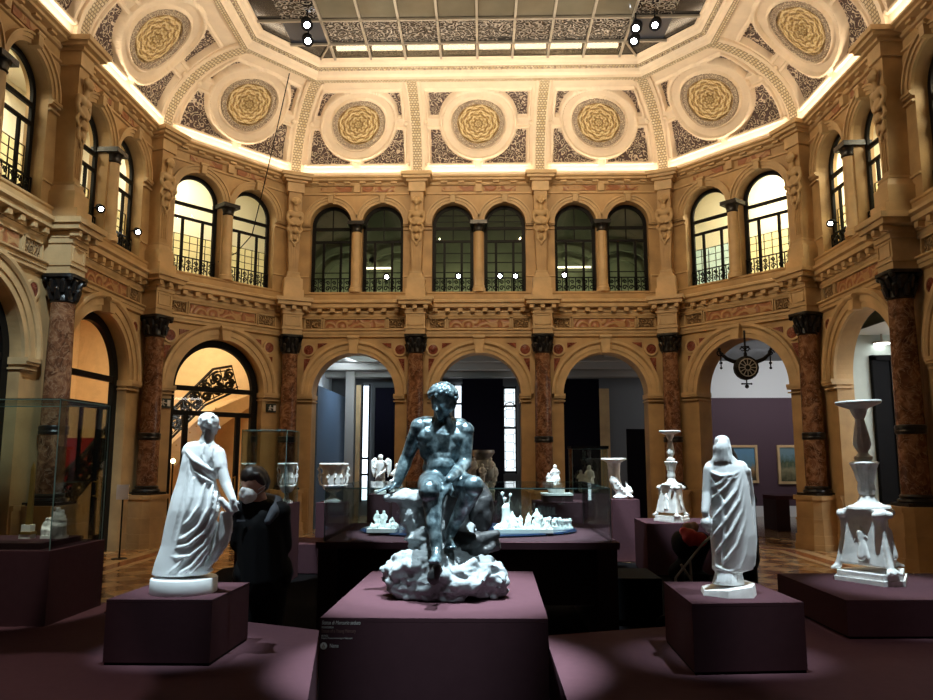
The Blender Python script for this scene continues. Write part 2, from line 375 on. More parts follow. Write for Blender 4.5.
class Sculpt:
    """overlapping closed solids, fused into one continuous surface"""
    def __init__(s): s.bm = bmesh.new()
    def ball(s, c, r, sc=(1, 1, 1), rot=None, sub=2):
        m = Matrix.Translation(Vector(c))
        if rot is not None: m = m @ Euler(rot).to_matrix().to_4x4()
        m = m @ Matrix.Diagonal((r * sc[0], r * sc[1], r * sc[2], 1))
        bmesh.ops.create_icosphere(s.bm, subdivisions=sub, radius=1.0, matrix=m); return s
    def cap(s, p, q, r1, r2, n=12):
        p, q = Vector(p), Vector(q); d = q - p
        if d.length < 1e-6: return s.ball(p, r1)
        m = Matrix.Translation((p + q) / 2) @ d.to_track_quat('Z', 'Y').to_matrix().to_4x4()
        bmesh.ops.create_cone(s.bm, cap_ends=True, segments=n, radius1=r1, radius2=r2, depth=d.length, matrix=m)
        s.ball(p, r1); s.ball(q, r2); return s
    def tube(s, pts, rad):
        if not isinstance(rad, (list, tuple)): rad = [rad] * len(pts)
        for k in range(len(pts) - 1): s.cap(pts[k], pts[k + 1], rad[k], rad[k + 1], 8)
        return s
    def loft(s, rings):
        """rings: lists of points, closed loops bottom to top"""
        rs = [[s.bm.verts.new(p) for p in r] for r in rings]; n = len(rs[0])
        for a, b_ in zip(rs, rs[1:]):
            for k in range(n): s.bm.faces.new((a[k], a[(k + 1) % n], b_[(k + 1) % n], b_[k]))
        s.bm.faces.new(rs[0][::-1]); s.bm.faces.new(rs[-1]); return s
    def box(s, *a): box(s.bm, *a); return s
    def build(s, name, mat, parent=None, voxel=0.008, smooth=4, factor=0.5, xf=None):
        me = bpy.data.meshes.new(name + '_raw'); s.bm.to_mesh(me); s.bm.free()
        o = bpy.data.objects.new(name + '_raw', me); COL.objects.link(o)
        md = o.modifiers.new('r', 'REMESH'); md.mode = 'VOXEL'; md.voxel_size = voxel; md.adaptivity = 0
        if smooth:
            ms = o.modifiers.new('s', 'SMOOTH'); ms.factor = factor; ms.iterations = smooth
        dg = bpy.context.evaluated_depsgraph_get(); dg.update()
        res = bpy.data.meshes.new_from_object(o.evaluated_get(dg))
        bpy.data.objects.remove(o); bpy.data.meshes.remove(me)
        res.name = name; res.materials.clear(); res.materials.append(mat); res.shade_smooth()
        if xf is not None: res.transform(xf)
        return link(bpy.data.objects.new(name, res), parent)
def recenter(o, origin):
    """move a mesh built in world coordinates so that its object origin lies at origin"""
    o.data.transform(Matrix.Translation(-Vector(origin))); o.location = origin
    return o
# ------------------------------------------------------------------ plan of the octagonal hall
CO = [Vector(p) for p in ((-6.291, 7.83), (-6.291, 11.06), (-6.291, 14.293), (-4.291, 16.7), (-1.491, 16.7), (1.309, 16.7), (4.109, 16.7), (6.109, 14.293), (6.109, 11.06), (6.109, 7.83))]
NB = 9
NRM = []
for k in range(NB):
    d = (CO[k + 1] - CO[k]).normalized(); NRM.append(Vector((-d.y, d.x)))
def off(k, d):
    if k == 0: return CO[0] + NRM[0] * d
    if k == NB: return CO[NB] + NRM[NB - 1] * d
    a, b_ = NRM[k - 1], NRM[k]
    return CO[k] + (a + b_) * (d / (1 + a.dot(b_)))
WD = 0.22
class Bay: pass
BAYS = []
for k in range(NB):
    y = Bay(); A_, B_ = off(k, WD), off(k + 1, WD)
    y.i = k; y.O = (A_ + B_) / 2; y.x = (B_ - A_).normalized(); y.n = NRM[k]; y.W = (B_ - A_).length
    mid = (CO[k] + CO[k + 1]) / 2
    y.cx = (mid - y.O).dot(y.x); y.Wc = (CO[k + 1] - CO[k]).length; y.q = y.Wc / 2.8
    y.M = Matrix(((y.x.x, y.n.x, 0, y.O.x), (y.x.y, y.n.y, 0, y.O.y), (0, 0, 1, 0), (0, 0, 0, 1)))
    BAYS.append(y)
def corner_matrix(k, d=0.0):
    if k == 0: n = NRM[0]
    elif k == NB: n = NRM[-1]
    else: n = (NRM[k - 1] + NRM[k]).normalized()
    p = CO[k] + n * d
    x = Vector((n.y, -n.x))
    return Matrix(((x.x, n.x, 0, p.x), (x.y, n.y, 0, p.y), (0, 0, 1, 0), (0, 0, 0, 1)))
def baypt(k, px, py, yl):
    b = BAYS[k]; d = ray(px, py)
    t = ((b.O + b.n * yl).dot(b.n)) / (d.x * b.n.x + d.y * b.n.y)
    P = Vector((0, 0, CZ)) + d * t
    return Vector(((Vector((P.x, P.y)) - b.O).dot(b.x), yl, P.z))

def arc(cx, cz, r, a0, a1, n):
    return [(cx + r * cos(a0 + (a1 - a0) * k / n), cz + r * sin(a0 + (a1 - a0) * k / n)) for k in range(n + 1)]
def mould(bm, prof, x0, x1):
    """extrude a closed (y, z) profile along x"""
    a = [bm.verts.new((x0, y, z)) for y, z in prof]; b_ = [bm.verts.new((x1, y, z)) for y, z in prof]; n = len(prof)
    bm.faces.new(a); bm.faces.new(b_[::-1])
    for k in range(n): bm.faces.new((a[k], b_[k], b_[(k + 1) % n], a[(k + 1) % n]))
def arcmould(bm, prof, cx, cz, n=32, a0=0.0, a1=PI):
    """sweep a closed (r, y) profile round an arch"""
    rings = []
    for k in range(n + 1):
        a = a0 + (a1 - a0) * k / n
        rings.append([bm.verts.new((cx + r * cos(a), y, cz + r * sin(a))) for r, y in prof])
    m = len(prof)
    for a, b_ in zip(rings, rings[1:]):
        for j in range(m): bm.faces.new((a[j], a[(j + 1) % m], b_[(j + 1) % m], b_[j]))
    bm.faces.new(rings[0][::-1]); bm.faces.new(rings[-1])
def wall_face(bm, outer, holes, y0, y1):
    """front face with holes at y0 and reveals back to y1"""
    edges = []
    for loop in [outer] + holes:
        vs = [bm.verts.new((x, y0, z)) for x, z in loop]
        es = [bm.edges.new((vs[k], vs[(k + 1) % len(vs)])) for k in range(len(vs))]
        edges += es
    bmesh.ops.triangle_fill(bm, use_beauty=True, use_dissolve=False, edges=edges, normal=(0, -1, 0))
def reveal(bm, loop, y0, y1, closed=False):
    a = [bm.verts.new((x, y0, z)) for x, z in loop]; b_ = [bm.verts.new((x, y1, z)) for x, z in loop]
    n = len(loop)
    for k in range(n if closed else n - 1):
        bm.faces.new((a[k], a[(k + 1) % n], b_[(k + 1) % n], b_[k]))

ZS = 3.03; ZUS = 6.96; SILL = 5.335
wall_names = ['wall_left', 'wall_left', 'wall_left_corner', 'wall_back', 'wall_back', 'wall_back', 'wall_right_corner', 'wall_right', 'wall_right']
meshcache = {}
def cached(key, name, parent, build):
    if key in meshcache: return link(bpy.data.objects.new(name, meshcache[key]), parent)
    o = build(); meshcache[key] = o.data; return o

def RD_(k): return k >= 7 or k < 3
WALLS = []
for b in BAYS:
    k = b.i; W2 = b.W / 2; r = 0.93 * b.q; cx = b.cx
    uw = 0.475 * b.q; uc = 0.595 * (1 + (b.q - 1) * .95)
    b.r, b.uw, b.uc = r, uw, uc
    key = (round(b.W, 2), round(cx, 2), RD_(k)); RD = .30 if k >= 7 or k < 3 else .45
    def mk():
        bm = B()
        notch = [(cx - r, 0), (cx - r, ZS)] + [p for p in arc(cx, ZS, r, PI, 0, 40)[1:-1]] + [(cx + r, ZS), (cx + r, 0)]
        outer = [(-W2, 0)] + notch + [(W2, 0), (W2, 8.16), (-W2, 8.16)]
        holes = []
        for s in (-1, 1):
            c = cx + s * uc
            holes.append([(c - uw, SILL), (c + uw, SILL)] + arc(c, ZUS, uw, 0, PI, 24))
        wall_face(bm, outer, holes, 0, 0)
        reveal(bm, notch, 0, RD)
        for h in holes: reveal(bm, h, 0, 0.34, True)
        # blocking course under the windows and plinth
        mould(bm, [(0.0, 5.12), (-0.09, 5.12), (-0.09, 5.28), (-0.11, 5.30), (-0.11, 5.335), (0.0, 5.335)], -W2, W2)
        for x0, x1 in ((-W2, cx - r - 0.02), (cx + r + 0.02, W2)):
            box(bm, x0, x1, -0.06, 0.0, 0, 0.28); box(bm, x0, x1, -0.035, 0.0, 0.28, 0.9)
            box(bm, x0, x1, -0.055, 0.0, 0.9, 0.97)
        return struct(wall_names[k], bm, M['stone'])
    w = cached(('wall', key), wall_names[k], None, mk); w['kind'] = 'structure'; w.matrix_world = b.M; WALLS.append(w)
    def mk():
        bm = B(); e = 0.27 * b.q
        arcmould(bm, [(r, 0), (r, -0.05), (r + e * .3, -0.05), (r + e * .3, -0.075), (r + e * .68, -0.075), (r + e * .68, -0.1), (r + e * .8, -0.13), (r + e, -0.13), (r + e, 0)], cx, ZS, 48)
        return obj('archivolt', bm, M['stone_pale'], w, smooth=25)
    cached(('archi', key), 'archivolt', w, mk)
    def mk():
        bm = B()
        for s in (-1, 1):
            x0, x1 = sorted((cx + s * (r - 0.03), s * (W2 - 0.25) if abs(W2 - 0.25) > r else cx + s * (r + .25)))
            for z0, z1, o_ in ((2.93, 2.97, .1), (2.97, 3.03, .12), (2.86, 2.885, .07)):
                box(bm, x0, x1, -o_, RD - .02, z0, z1)
        return obj('impost', bm, M['stone_pale'], w)
    cached(('impost', key), 'impost', w, mk)
    def mk():
        bm = B()
        vs = []
        for y in (-0.02, -0.19):
            t = 1.0 if y < -.1 else 1.0
            vs.append([bm.verts.new((cx + x, y, z)) for x, z in ((-0.085, ZS + r - 0.03), (0.085, ZS + r - 0.03), (0.12, 4.34), (-0.12, 4.34))])
        a, c = vs
        bm.faces.new(c); bm.faces.new(a[::-1])
        for j in range(4): bm.faces.new((a[j], a[(j + 1) % 4], c[(j + 1) % 4], c[j]))
        tube(bm, [(cx - 0.13, -0.18, 4.29), (cx + 0.13, -0.18, 4.29)], 0.045, 10)
        return obj('keystone', bm, M['stone_pale'], w)
    cached(('key', key), 'keystone', w, mk)
    # architrave, frieze, dentilled cornice
    def mk():
        bm = B()
        mould(bm, [(0, 4.30), (-0.06, 4.32), (-0.06, 4.385), (-0.08, 4.385), (-0.08, 4.44), (-0.12, 4.46), (-0.12, 4.485), (0, 4.485)], -W2, W2)
        mould(bm, [(0, 4.75), (-0.04, 4.76), (-0.06, 4.80), (-0.06, 4.855), (0, 4.86)], -W2, W2)
        mould(bm, [(0, 4.86), (-0.08, 4.86), (-0.08, 4.95), (-0.20, 4.965), (-0.20, 5.04), (-0.25, 5.07), (-0.25, 5.12), (-0.22, 5.135), (0, 5.135)], -W2, W2)
        n_ = int(b.W / 0.27)
        for j in range(n_):
            x = (j + 0.5 - n_ / 2) * b.W / n_
            box(bm, x - 0.05, x + 0.05, -0.175, -0.07, 4.87, 4.95)
        return obj('dentil_cornice', bm, M['stone_pale'], w)
    cached(('corn', key), 'dentil_cornice', w, mk)
    def frame_panel(name, x0, x1, z0, z1, mat, kk):
        def mk2():
            bm = B(); box(bm, x0 + .02, x1 - .02, -0.025, 0.0, z0 + .02, z1 - .02)
            return obj(name, bm, mat, w)
        cached((kk, key), name, w, mk2)
    q = b.q
    frame_panel('frieze_panel', cx - 0.69 * q, cx + 0.69 * q, 4.51, 4.735, M['inlay'], 'fp')
    frame_panel('frieze_relief', cx - 1.12 * q, cx - 0.76 * q, 4.51, 4.735, M['relief'], 'fr1')
    frame_panel('frieze_relief', cx + 0.76 * q, cx + 1.12 * q, 4.51, 4.735, M['relief'], 'fr2')
    def mk():
        bm = B()
        for x0, x1 in ((-.72, .72), (-1.15, -.74), (.74, 1.15)):
            x0 = cx + x0 * q; x1 = cx + x1 * q
            for a in ((x0, x1, -.05, 0, 4.49, 4.515), (x0, x1, -.05, 0, 4.73, 4.755), (x0, x0 + .025, -.05, 0, 4.49, 4.755), (x1 - .025, x1, -.05, 0, 4.49, 4.755)): box(bm, *a)
        return obj('frieze_frame', bm, M['stone_pale'], w)
    cached(('ff', key), 'frieze_frame', w, mk)
    for s in (-1, 1):
        def mk():
            bm = B()
            c = (cx + s * 1.03 * q, 4.03)
            lathe(bm, [(0.0, 0.0), (0.11, 0.0), (0.11, 0.02), (0.0, 0.035)], 28, cap=False)
            bmesh.ops.rotate(bm, verts=bm.verts, cent=(0, 0, 0), matrix=Matrix.Rotation(PI / 2, 3, 'X'))
            bmesh.ops.translate(bm, verts=bm.verts, vec=(c[0], -0.01, c[1]))
            o = obj('roundel', bm, M['redmarble'], w, smooth=30)
            bm = B(); arcmould(bm, [(.11, 0), (.11, -.04), (.15, -.04), (.15, 0)], c[0], c[1], 32, 0, 2 * PI)
            obj('roundel_rim', bm, M['stone_pale'], o)
            return o
        o = mk()
        def mk():
            bm = B(); c = cx + s * 1.03 * q
            for tri in (((c - s * .20, 4.18), (c - s * .42, 4.18), (c - s * .20, 4.06)), ((c + s * .10, 3.83), (c + s * .10, 3.52), (c - s * .04, 3.83))):
                a = [bm.verts.new((x, -0.002, z)) for x, z in tri]; d = [bm.verts.new((x, -0.02, z)) for x, z in tri]
                bm.faces.new(d)
                for j in range(3): bm.faces.new((a[j], a[(j + 1) % 3], d[(j + 1) % 3], d[j]))
            return obj('spandrel_inlay', bm, M['redmarble'], w)
        cached(('sp', key, s), 'spandrel_inlay', w, mk)
    # upper storey
    for s in (-1, 1):
        def mk():
            bm = B(); c = cx + s * uc
            arcmould(bm, [(uw, 0), (uw, -.05), (uw + .06, -.05), (uw + .06, -.075), (uw + .12, -.075), (uw + .12, -.11), (uw + .155, -.11), (uw + .155, 0)], c, ZUS, 32)
            box(bm, c - .055, c + .055, -.16, 0, ZUS + uw - .02, ZUS + uw + .2)
            tube(bm, [(c - .09, -.14, ZUS + uw + .17), (c + .09, -.14, ZUS + uw + .17)], .035, 8)
            return obj('window_archivolt', bm, M['stone_pale'], w, smooth=25)
        cached(('wa', key, s), 'window_archivolt', w, mk)
        frame_panel('upper_frieze_panel', cx + s * uc - .28 if s < 0 else cx + s * uc - .5, cx + s * uc + .5 if s < 0 else cx + s * uc + .28, 7.70, 7.86, M['inlay'], ('uf', s))
    def mk():
        bm = B()
        for x0, x1 in ((-W2, cx - uc - uw), (cx + uc + uw, W2)):
            for z0, z1, o_ in ((6.80, 6.83, .05), (6.89, 6.92, .06), (6.92, 6.97, .085), (5.70, 5.73, .03)):
                box(bm, x0, x1, -o_, 0.0, z0, z1)
        mould(bm, [(0, 7.64), (-.04, 7.65), (-.04, 7.68), (0, 7.69)], -W2, W2)
        mould(bm, [(0, 7.85), (-.05, 7.86), (-.07, 7.89), (-.07, 7.92), (-.19, 7.94), (-.19, 7.985), (-.24, 8.0), (-.24, 8.035), (0, 8.055)], -W2, W2)
        n_ = int(b.W / 0.36)
        for j in range(n_):
            x = (j + .5 - n_ / 2) * b.W / n_; box(bm, x - .07, x + .07, -.14, -.05, 7.89, 7.935)
        box(bm, cx - .07, cx + .07, -.09, 0, 7.69, 7.87)
        return obj('upper_cornice', bm, M['stone_pale'], w)
    cached(('uc', key), 'upper_cornice', w, mk)
    def mk():
        bm = B(); lathe(bm, [(.15, 5.335), (.15, 5.42), (.125, 5.45), (.13, 5.48), (.112, 5.52), (.102, 6.74)], 20, (cx, -0.03, 0))
        o = obj('colonnette', bm, M['stone_pale'], w, smooth=35)
        bm = B(); lathe(bm, [(.105, 6.74), (.125, 6.76), (.115, 6.79), (.14, 6.88), (.17, 6.91)], 16, (cx, -.03, 0))
        box(bm, cx - .19, cx + .19, -.19, .29, 6.90, 6.985)
        obj('colonnette_capital', bm, M['black_stone'], o, smooth=35)
        return o
    if ('col', key) in meshcache:
        o = link(bpy.data.objects.new('colonnette', meshcache[('col', key)]), w)
        link(bpy.data.objects.new('colonnette_capital', meshcache[('colc', key)]), o)
    else:
        o = mk(); meshcache[('col', key)] = o.data; meshcache[('colc', key)] = o.children[0].data

# ------------------------------------------------------------------ upper windows
def railing(bm, c, hw, y, z0):
    for z in (z0 + .03, z0 + .36): box(bm, c - hw, c + hw, y - .015, y + .015, z, z + .022)
    n_ = 6
    for j in range(n_ + 1):
        x = c - hw + 2 * hw * j / n_; box(bm, x - .009, x + .009, y - .01, y + .01, z0, z0 + .38)
    for j in range(n_):
        x = c - hw + 2 * hw * (j + .5) / n_
        tube(bm, spiral((x, y, z0 + .14), .06, 1.3, 12), .014, 5)
        tube(bm, spiral((x, y, z0 + .27), .05, 1.3, 12, flip=-1, a0=PI), .013, 5)
wn = 0
for b in BAYS:
    k = b.i
    for s in (-1, 1):
        wn += 1; c = b.cx + s * b.uc; hw = b.uw
        key = (round(b.W, 2), round(b.cx, 2), s, 'dark' if 3 <= k <= 5 else 'lit')
        y = 0.24
        if ('win', key) in meshcache:
            fr = link(bpy.data.objects.new('window_%d' % wn, meshcache[('win', key)]))
        else:
            bm = B()
            reach = hw
            arcmould(bm, [(hw - .08, y), (hw - .08, y - .05), (hw, y - .05), (hw, y)], c, ZUS, 28)
            for x0, x1 in ((c - hw, c - hw + .08), (c + hw - .08, c + hw)): box(bm, x0, x1, y - .05, y, SILL, ZUS)
            box(bm, c - hw, c + hw, y - .05, y, SILL, SILL + .05)
            zz = (6.80, 6.52) if k not in (3, 4, 5) else (6.86, 6.56)
            for z, h in zip(zz, (.07, .055)): box(bm, c - hw, c + hw, y - .045, y, z, z + h)
            for x in (c - hw * .42, c + hw * .42): box(bm, x - .027, x + .027, y - .04, y, SILL, zz[1])
            if 3 <= k <= 5:
                for z in (5.85, 6.08, 6.30, 7.05, 7.2) if k == 4 else (5.85,): box(bm, c - hw * .9, c + hw * .9, y - .025, y, z, z + .018)
                box(bm, c - .012, c + .012, y - .03, y, 6.56, ZUS + hw - .03)
            fr = struct('window_%d' % wn, bm, M['iron']); meshcache[('win', key)] = fr.data
        fr['kind'] = 'structure'; fr.matrix_world = b.M
        def mk():
            bm = B(); railing(bm, c, hw - .03, y - .09, SILL); return obj('window_railing', bm, M['iron'], fr)
        cached(('rail', key), 'window_railing', fr, mk)
        def mk():
            bm = B(); vs = [bm.verts.new((x, y - .02, z)) for x, z in [(c - hw + .03, SILL + .02), (c + hw - .03, SILL + .02)] + arc(c, ZUS, hw - .03, 0, PI, 24)]
            bm.faces.new(vs); return obj('window_pane', bm, M['darkglass'] if 3 <= k <= 5 else M['winglass'], fr)
        cached(('pane', key), 'window_pane', fr, mk)
        if not 3 <= k <= 5:
            def mk():
                bm = B(); zt = 6.22
                for j in range(7):
                    x = c - hw + 2 * hw * j / 6; box(bm, x - .006, x + .006, y + .06, y + .075, SILL, zt)
                for j in range(6):
                    z = SILL + .1 + (zt - SILL - .1) * j / 5; box(bm, c - hw, c + hw, y + .06, y + .075, z - .006, z + .006)
                return obj('leaded_lattice', bm, M['iron'], fr)
            cached(('lat', key), 'leaded_lattice', fr, mk)
            mt = M['leaded_blue'] if (k == 6 and s == -1) else M['leaded']
            def mk():
                bm = B(); vs = [bm.verts.new((x, y + .085, z)) for x, z in ((c - hw, SILL), (c + hw, SILL), (c + hw, 6.22), (c - hw, 6.22))]
                bm.faces.new(vs); return obj('leaded_pane', bm, mt, fr)
            cached(('lp', key, mt.name), 'leaded_pane', fr, mk)

# ------------------------------------------------------------------ columns and pilasters at the corners
def leafy_capital(bm, z0, z1, rb, rt):
    h = z1 - z0
    lathe(bm, [(rb, z0), (rb + .02, z0 + .02), (rb, z0 + .04), (rb * .98, z0 + h * .5), (rt * .95, z0 + h * .85)], 20)
    for row, (zz, rr, hh) in enumerate(((z0 + .05, rb + .005, h * .38), (z0 + h * .36, rb + .015, h * .42))):
        for j in range(8):
            a = 2 * PI * (j + row * .5) / 8
            p = [Vector((cos(a) * (rr + o), sin(a) * (rr + o), zz + t * hh)) for o, t in ((0, 0), (.012, .5), (.035, .85), (.065, 1.0), (.07, .9))]
            tube(bm, p, [.035, .045, .04, .028, .014], 6)
    for j in range(4):
        a = PI / 4 + j * PI / 2; rr = rt * 1.18
        for m_ in (-1, 1):
            cxx = cos(a) * rr; cyy = sin(a) * rr
            ico(bm, (cxx, cyy, z1 - .075), .045, 2)
    e = rt * 1.08
    prism(bm, [(-e, -e * .8), (-e * .8, -e), (e * .8, -e), (e, -e * .8), (e, e * .8), (e * .8, e), (-e * .8, e), (-e, e * .8)], z1 - .05, z1)
col_labels = [None,
    'brown marble column nearest at left, in front of the red stairs',
    'brown marble column at left between two glazed arches, by the small info stand',
    'brown marble column right of the glazed arch with the iron balustrade',
    'brown marble column behind the left shoulder of the bronze figure',
    'brown marble column at the back, right of the bronze head and the leaded window',
    'brown marble column behind the smaller white candelabrum',
    'brown marble column right of the arch with the hanging lantern',
    'brown marble column nearest at right, beside the large white candelabrum']
first = None
for k in range(1, NB):
    mat = corner_matrix(k, -0.02)
    if first is None:
        t = thing('marble_column', col_labels[k], 'column', group='marble columns round the hall', mat=mat)
        bm = B(); e = .31
        def octo(e, c): return [(-e, -e + c), (-e + c, -e), (e - c, -e), (e, -e + c), (e, .3), (-e, .3)]
        prism(bm, octo(.36, .12), 0, .10); prism(bm, octo(.345, .12), .10, .26); prism(bm, octo(.32, .11), .26, .52)
        prism(bm, octo(.33, .11), .52, .55); prism(bm, octo(.31, .10), .55, .88); prism(bm, octo(.345, .11), .88, .955)
        obj('pedestal', bm, M['stone'], t)
        bm = B(); prism(bm, [(-.245, -.245), (.245, -.245), (.245, .245), (-.245, .245)], .955, 1.0)
        lathe(bm, [(.235, 1.0), (.245, 1.025), (.235, 1.05), (.205, 1.06), (.205, 1.075), (.215, 1.095), (.19, 1.12)], 28)
        obj('column_base', bm, M['black_stone'], t, smooth=40)
        bm = B(); lathe(bm, [(.188, 1.12), (.186, 1.9), (.178, 2.9), (.165, 3.85), (.17, 3.90)], 32)
        sft = obj('shaft', bm, M['marble'], t, smooth=40)
        bm = B(); lathe(bm, [(.18, 1.955), (.2, 1.965), (.208, 2.0), (.2, 2.02), (.208, 2.06), (.2, 2.085), (.18, 2.095)], 28)
        obj('shaft_band', bm, M['black_stone'], sft, smooth=30)
        bm = B(); leafy_capital(bm, 3.90, 4.32, .165, .225)
        obj('capital', bm, M['black_stone'], t, smooth=50)
        first = t
    else:
        t = dup(first, col_labels[k]); t.matrix_world = mat

pil_labels = [None,
    'carved stone pilaster with herm bust above the nearest left column',
    'carved stone pilaster with herm bust in the left corner of the upper storey',
    'carved stone pilaster with herm bust right of the two lit left windows',
    'carved stone pilaster with herm bust left of the middle pair of dark windows',
    'carved stone pilaster with herm bust right of the middle pair of dark windows',
    'carved stone pilaster with herm bust left of the two lit right windows',
    'carved stone pilaster with herm bust in the right corner of the upper storey',
    'carved stone pilaster with herm bust above the nearest right column']
firstp = None
tn = 0
for k in range(1, NB):
    mat = corner_matrix(k, 0.0)
    # entablature and cornice breaks over the column
    def mk():
        bm = B()
        box(bm, -.215, .215, -.20, .3, 4.32, 4.44); box(bm, -.235, .235, -.22, .3, 4.44, 4.485)
        box(bm, -.21, .21, -.195, .3, 4.485, 4.78)
        for a in ((-.17, .17, 4.52, 4.545), (-.17, .17, 4.725, 4.75)): box(bm, a[0], a[1], -.21, -.19, a[2], a[3])
        for a in ((-.17, -.145), (.145, .17)): box(bm, a[0], a[1], -.21, -.19, 4.52, 4.75)
        box(bm, -.235, .235, -.22, .3, 4.78, 4.86); box(bm, -.25, .25, -.24, .3, 4.86, 4.95)
        box(bm, -.36, .36, -.37, .3, 4.965, 5.05); box(bm, -.40, .40, -.41, .3, 5.05, 5.135)
        for x in (-.26, -.02, .22): box(bm, x - .03, x + .06, -.34, -.2, 4.875, 4.955)
        box(bm, -.22, .22, -.24, .3, 5.135, 5.335)
        box(bm, -.19, .19, -.12, .3, 7.62, 7.84); box(bm, -.24, .24, -.18, .3, 7.84, 7.89); box(bm, -.31, .31, -.27, .3, 7.89, 7.95); box(bm, -.35, .35, -.32, .3, 7.95, 8.03)
        return struct('trim_1', bm, M['stone_pale'])
    tn += 1
    o = cached('entab', 'trim_%d' % tn, None, mk); o.name = 'trim_%d' % tn; o['kind'] = 'structure'; o.matrix_world = mat
    if firstp is None:
        t = thing('pilaster', pil_labels[k], 'pilaster', group='herm pilasters of the upper storey', mat=mat)
        bm = B(); obox(bm, -.20, .20, -.18, .3, 5.335, 5.60, .0); obox(bm, -.17, .17, -.16, .3, 5.60, 5.72, .04); box(bm, -.14, .14, -.13, .3, 5.72, 5.76)
        obj('plinth', bm, M['stone_pale'], t)
        bm = B()
        vs = [(-.10, 5.76), (.10, 5.76), (.145, 6.9), (.145, 7.62), (-.145, 7.62), (-.145, 6.9)]
        a = [bm.verts.new((x, -.08, z)) for x, z in vs]; c = [bm.verts.new((x, .3, z)) for x, z in vs]
        bm.faces.new(a[::1]); 
        for j in range(6): bm.faces.new((a[j], c[j], c[(j + 1) % 6], a[(j + 1) % 6]))
        for x in (-.05, 0, .05): box(bm, x - .012, x + .012, -.095, -.07, 5.85, 6.35)
        obj('shaft', bm, M['stone'], t)
        s = Sculpt()
        s.ball((0, -.17, 7.36), .085, (.85, .9, 1.1)).ball((0, -.25, 7.35), .02).ball((0, -.22, 7.30), .035)
        for j in range(9):
            a_ = PI * j / 8; s.ball((.085 * cos(a_), -.16, 7.38 + .075 * sin(a_)), .036)
        s.cap((0, -.14, 7.27), (0, -.13, 7.18), .045, .055)
        s.cap((-.13, -.10, 7.12), (.13, -.10, 7.12), .06, .06).ball((0, -.12, 7.08), .1, (1.3, .6, .8))
        for x in (-1, 1):
            s.tube([(x * .15, -.10, 7.12), (x * .17, -.10, 6.98), (x * .12, -.12, 6.88), (x * .04, -.14, 6.84)], [.045, .04, .035, .03])
            s.tube([(x * .12, -.1, 6.84), (x * .16, -.1, 6.74), (x * .1, -.12, 6.66), (x * .06, -.12, 6.72)], [.03, .03, .025, .02])
            s.tube([(x * .1, -.1, 6.62), (x * .09, -.1, 6.5), (x * .03, -.12, 6.42)], [.03, .03, .02])
        s.ball((0, -.12, 6.93), .1, (1.2, .5, 1)).ball((0, -.13, 6.72), .07, (1, .7, 1.2)).ball((0, -.12, 6.55), .055, (1, .7, 1.3)).ball((0, -.11, 6.38), .035, (1, .8, 1.4))
        s.build('herm_bust', M['stone_pale'], t, 0.016, 2)
        firstp = t
    else:
        t = dup(firstp, pil_labels[k]); t.matrix_world = mat

# ------------------------------------------------------------------ coved vault with panels
D0, D1, Z0, Z1 = -0.06, 1.70, 8.07, 9.50
LV = 2.42
def vd(v): a = v * PI / 2; return D0 + (D1 - D0) * (1 - cos(a)), Z0 + (Z1 - Z0) * sin(a)
def vbase(k, u, v):
    d, z = vd(v); p = off(k, -d).lerp(off(k + 1, -d), u); return Vector((p.x, p.y, z))
def vwidth(k, v):
    d, _ = vd(v); return (off(k + 1, -d) - off(k, -d)).length
def vnorm(k, v):
    a = v * PI / 2
    t = Vector(((D1 - D0) * sin(a), (Z1 - Z0) * cos(a))).normalized()      # (inward, up)
    nd, nz = t.y, -t.x                                                      # towards the room
    n = NRM[k]; return Vector((-n.x * nd, -n.y * nd, nz))
def vpt(k, s, t, h):
    v = min(1.0, max(0.0, t / LV + .5)); u = s / vwidth(k, v) + .5
    return vbase(k, u, v) + vnorm(k, v) * h
def sstep(a, b_, x): 
    t = min(1, max(0, (x - a) / (b_ - a))); return t * t * (3 - 2 * t)
ceil_objs = []
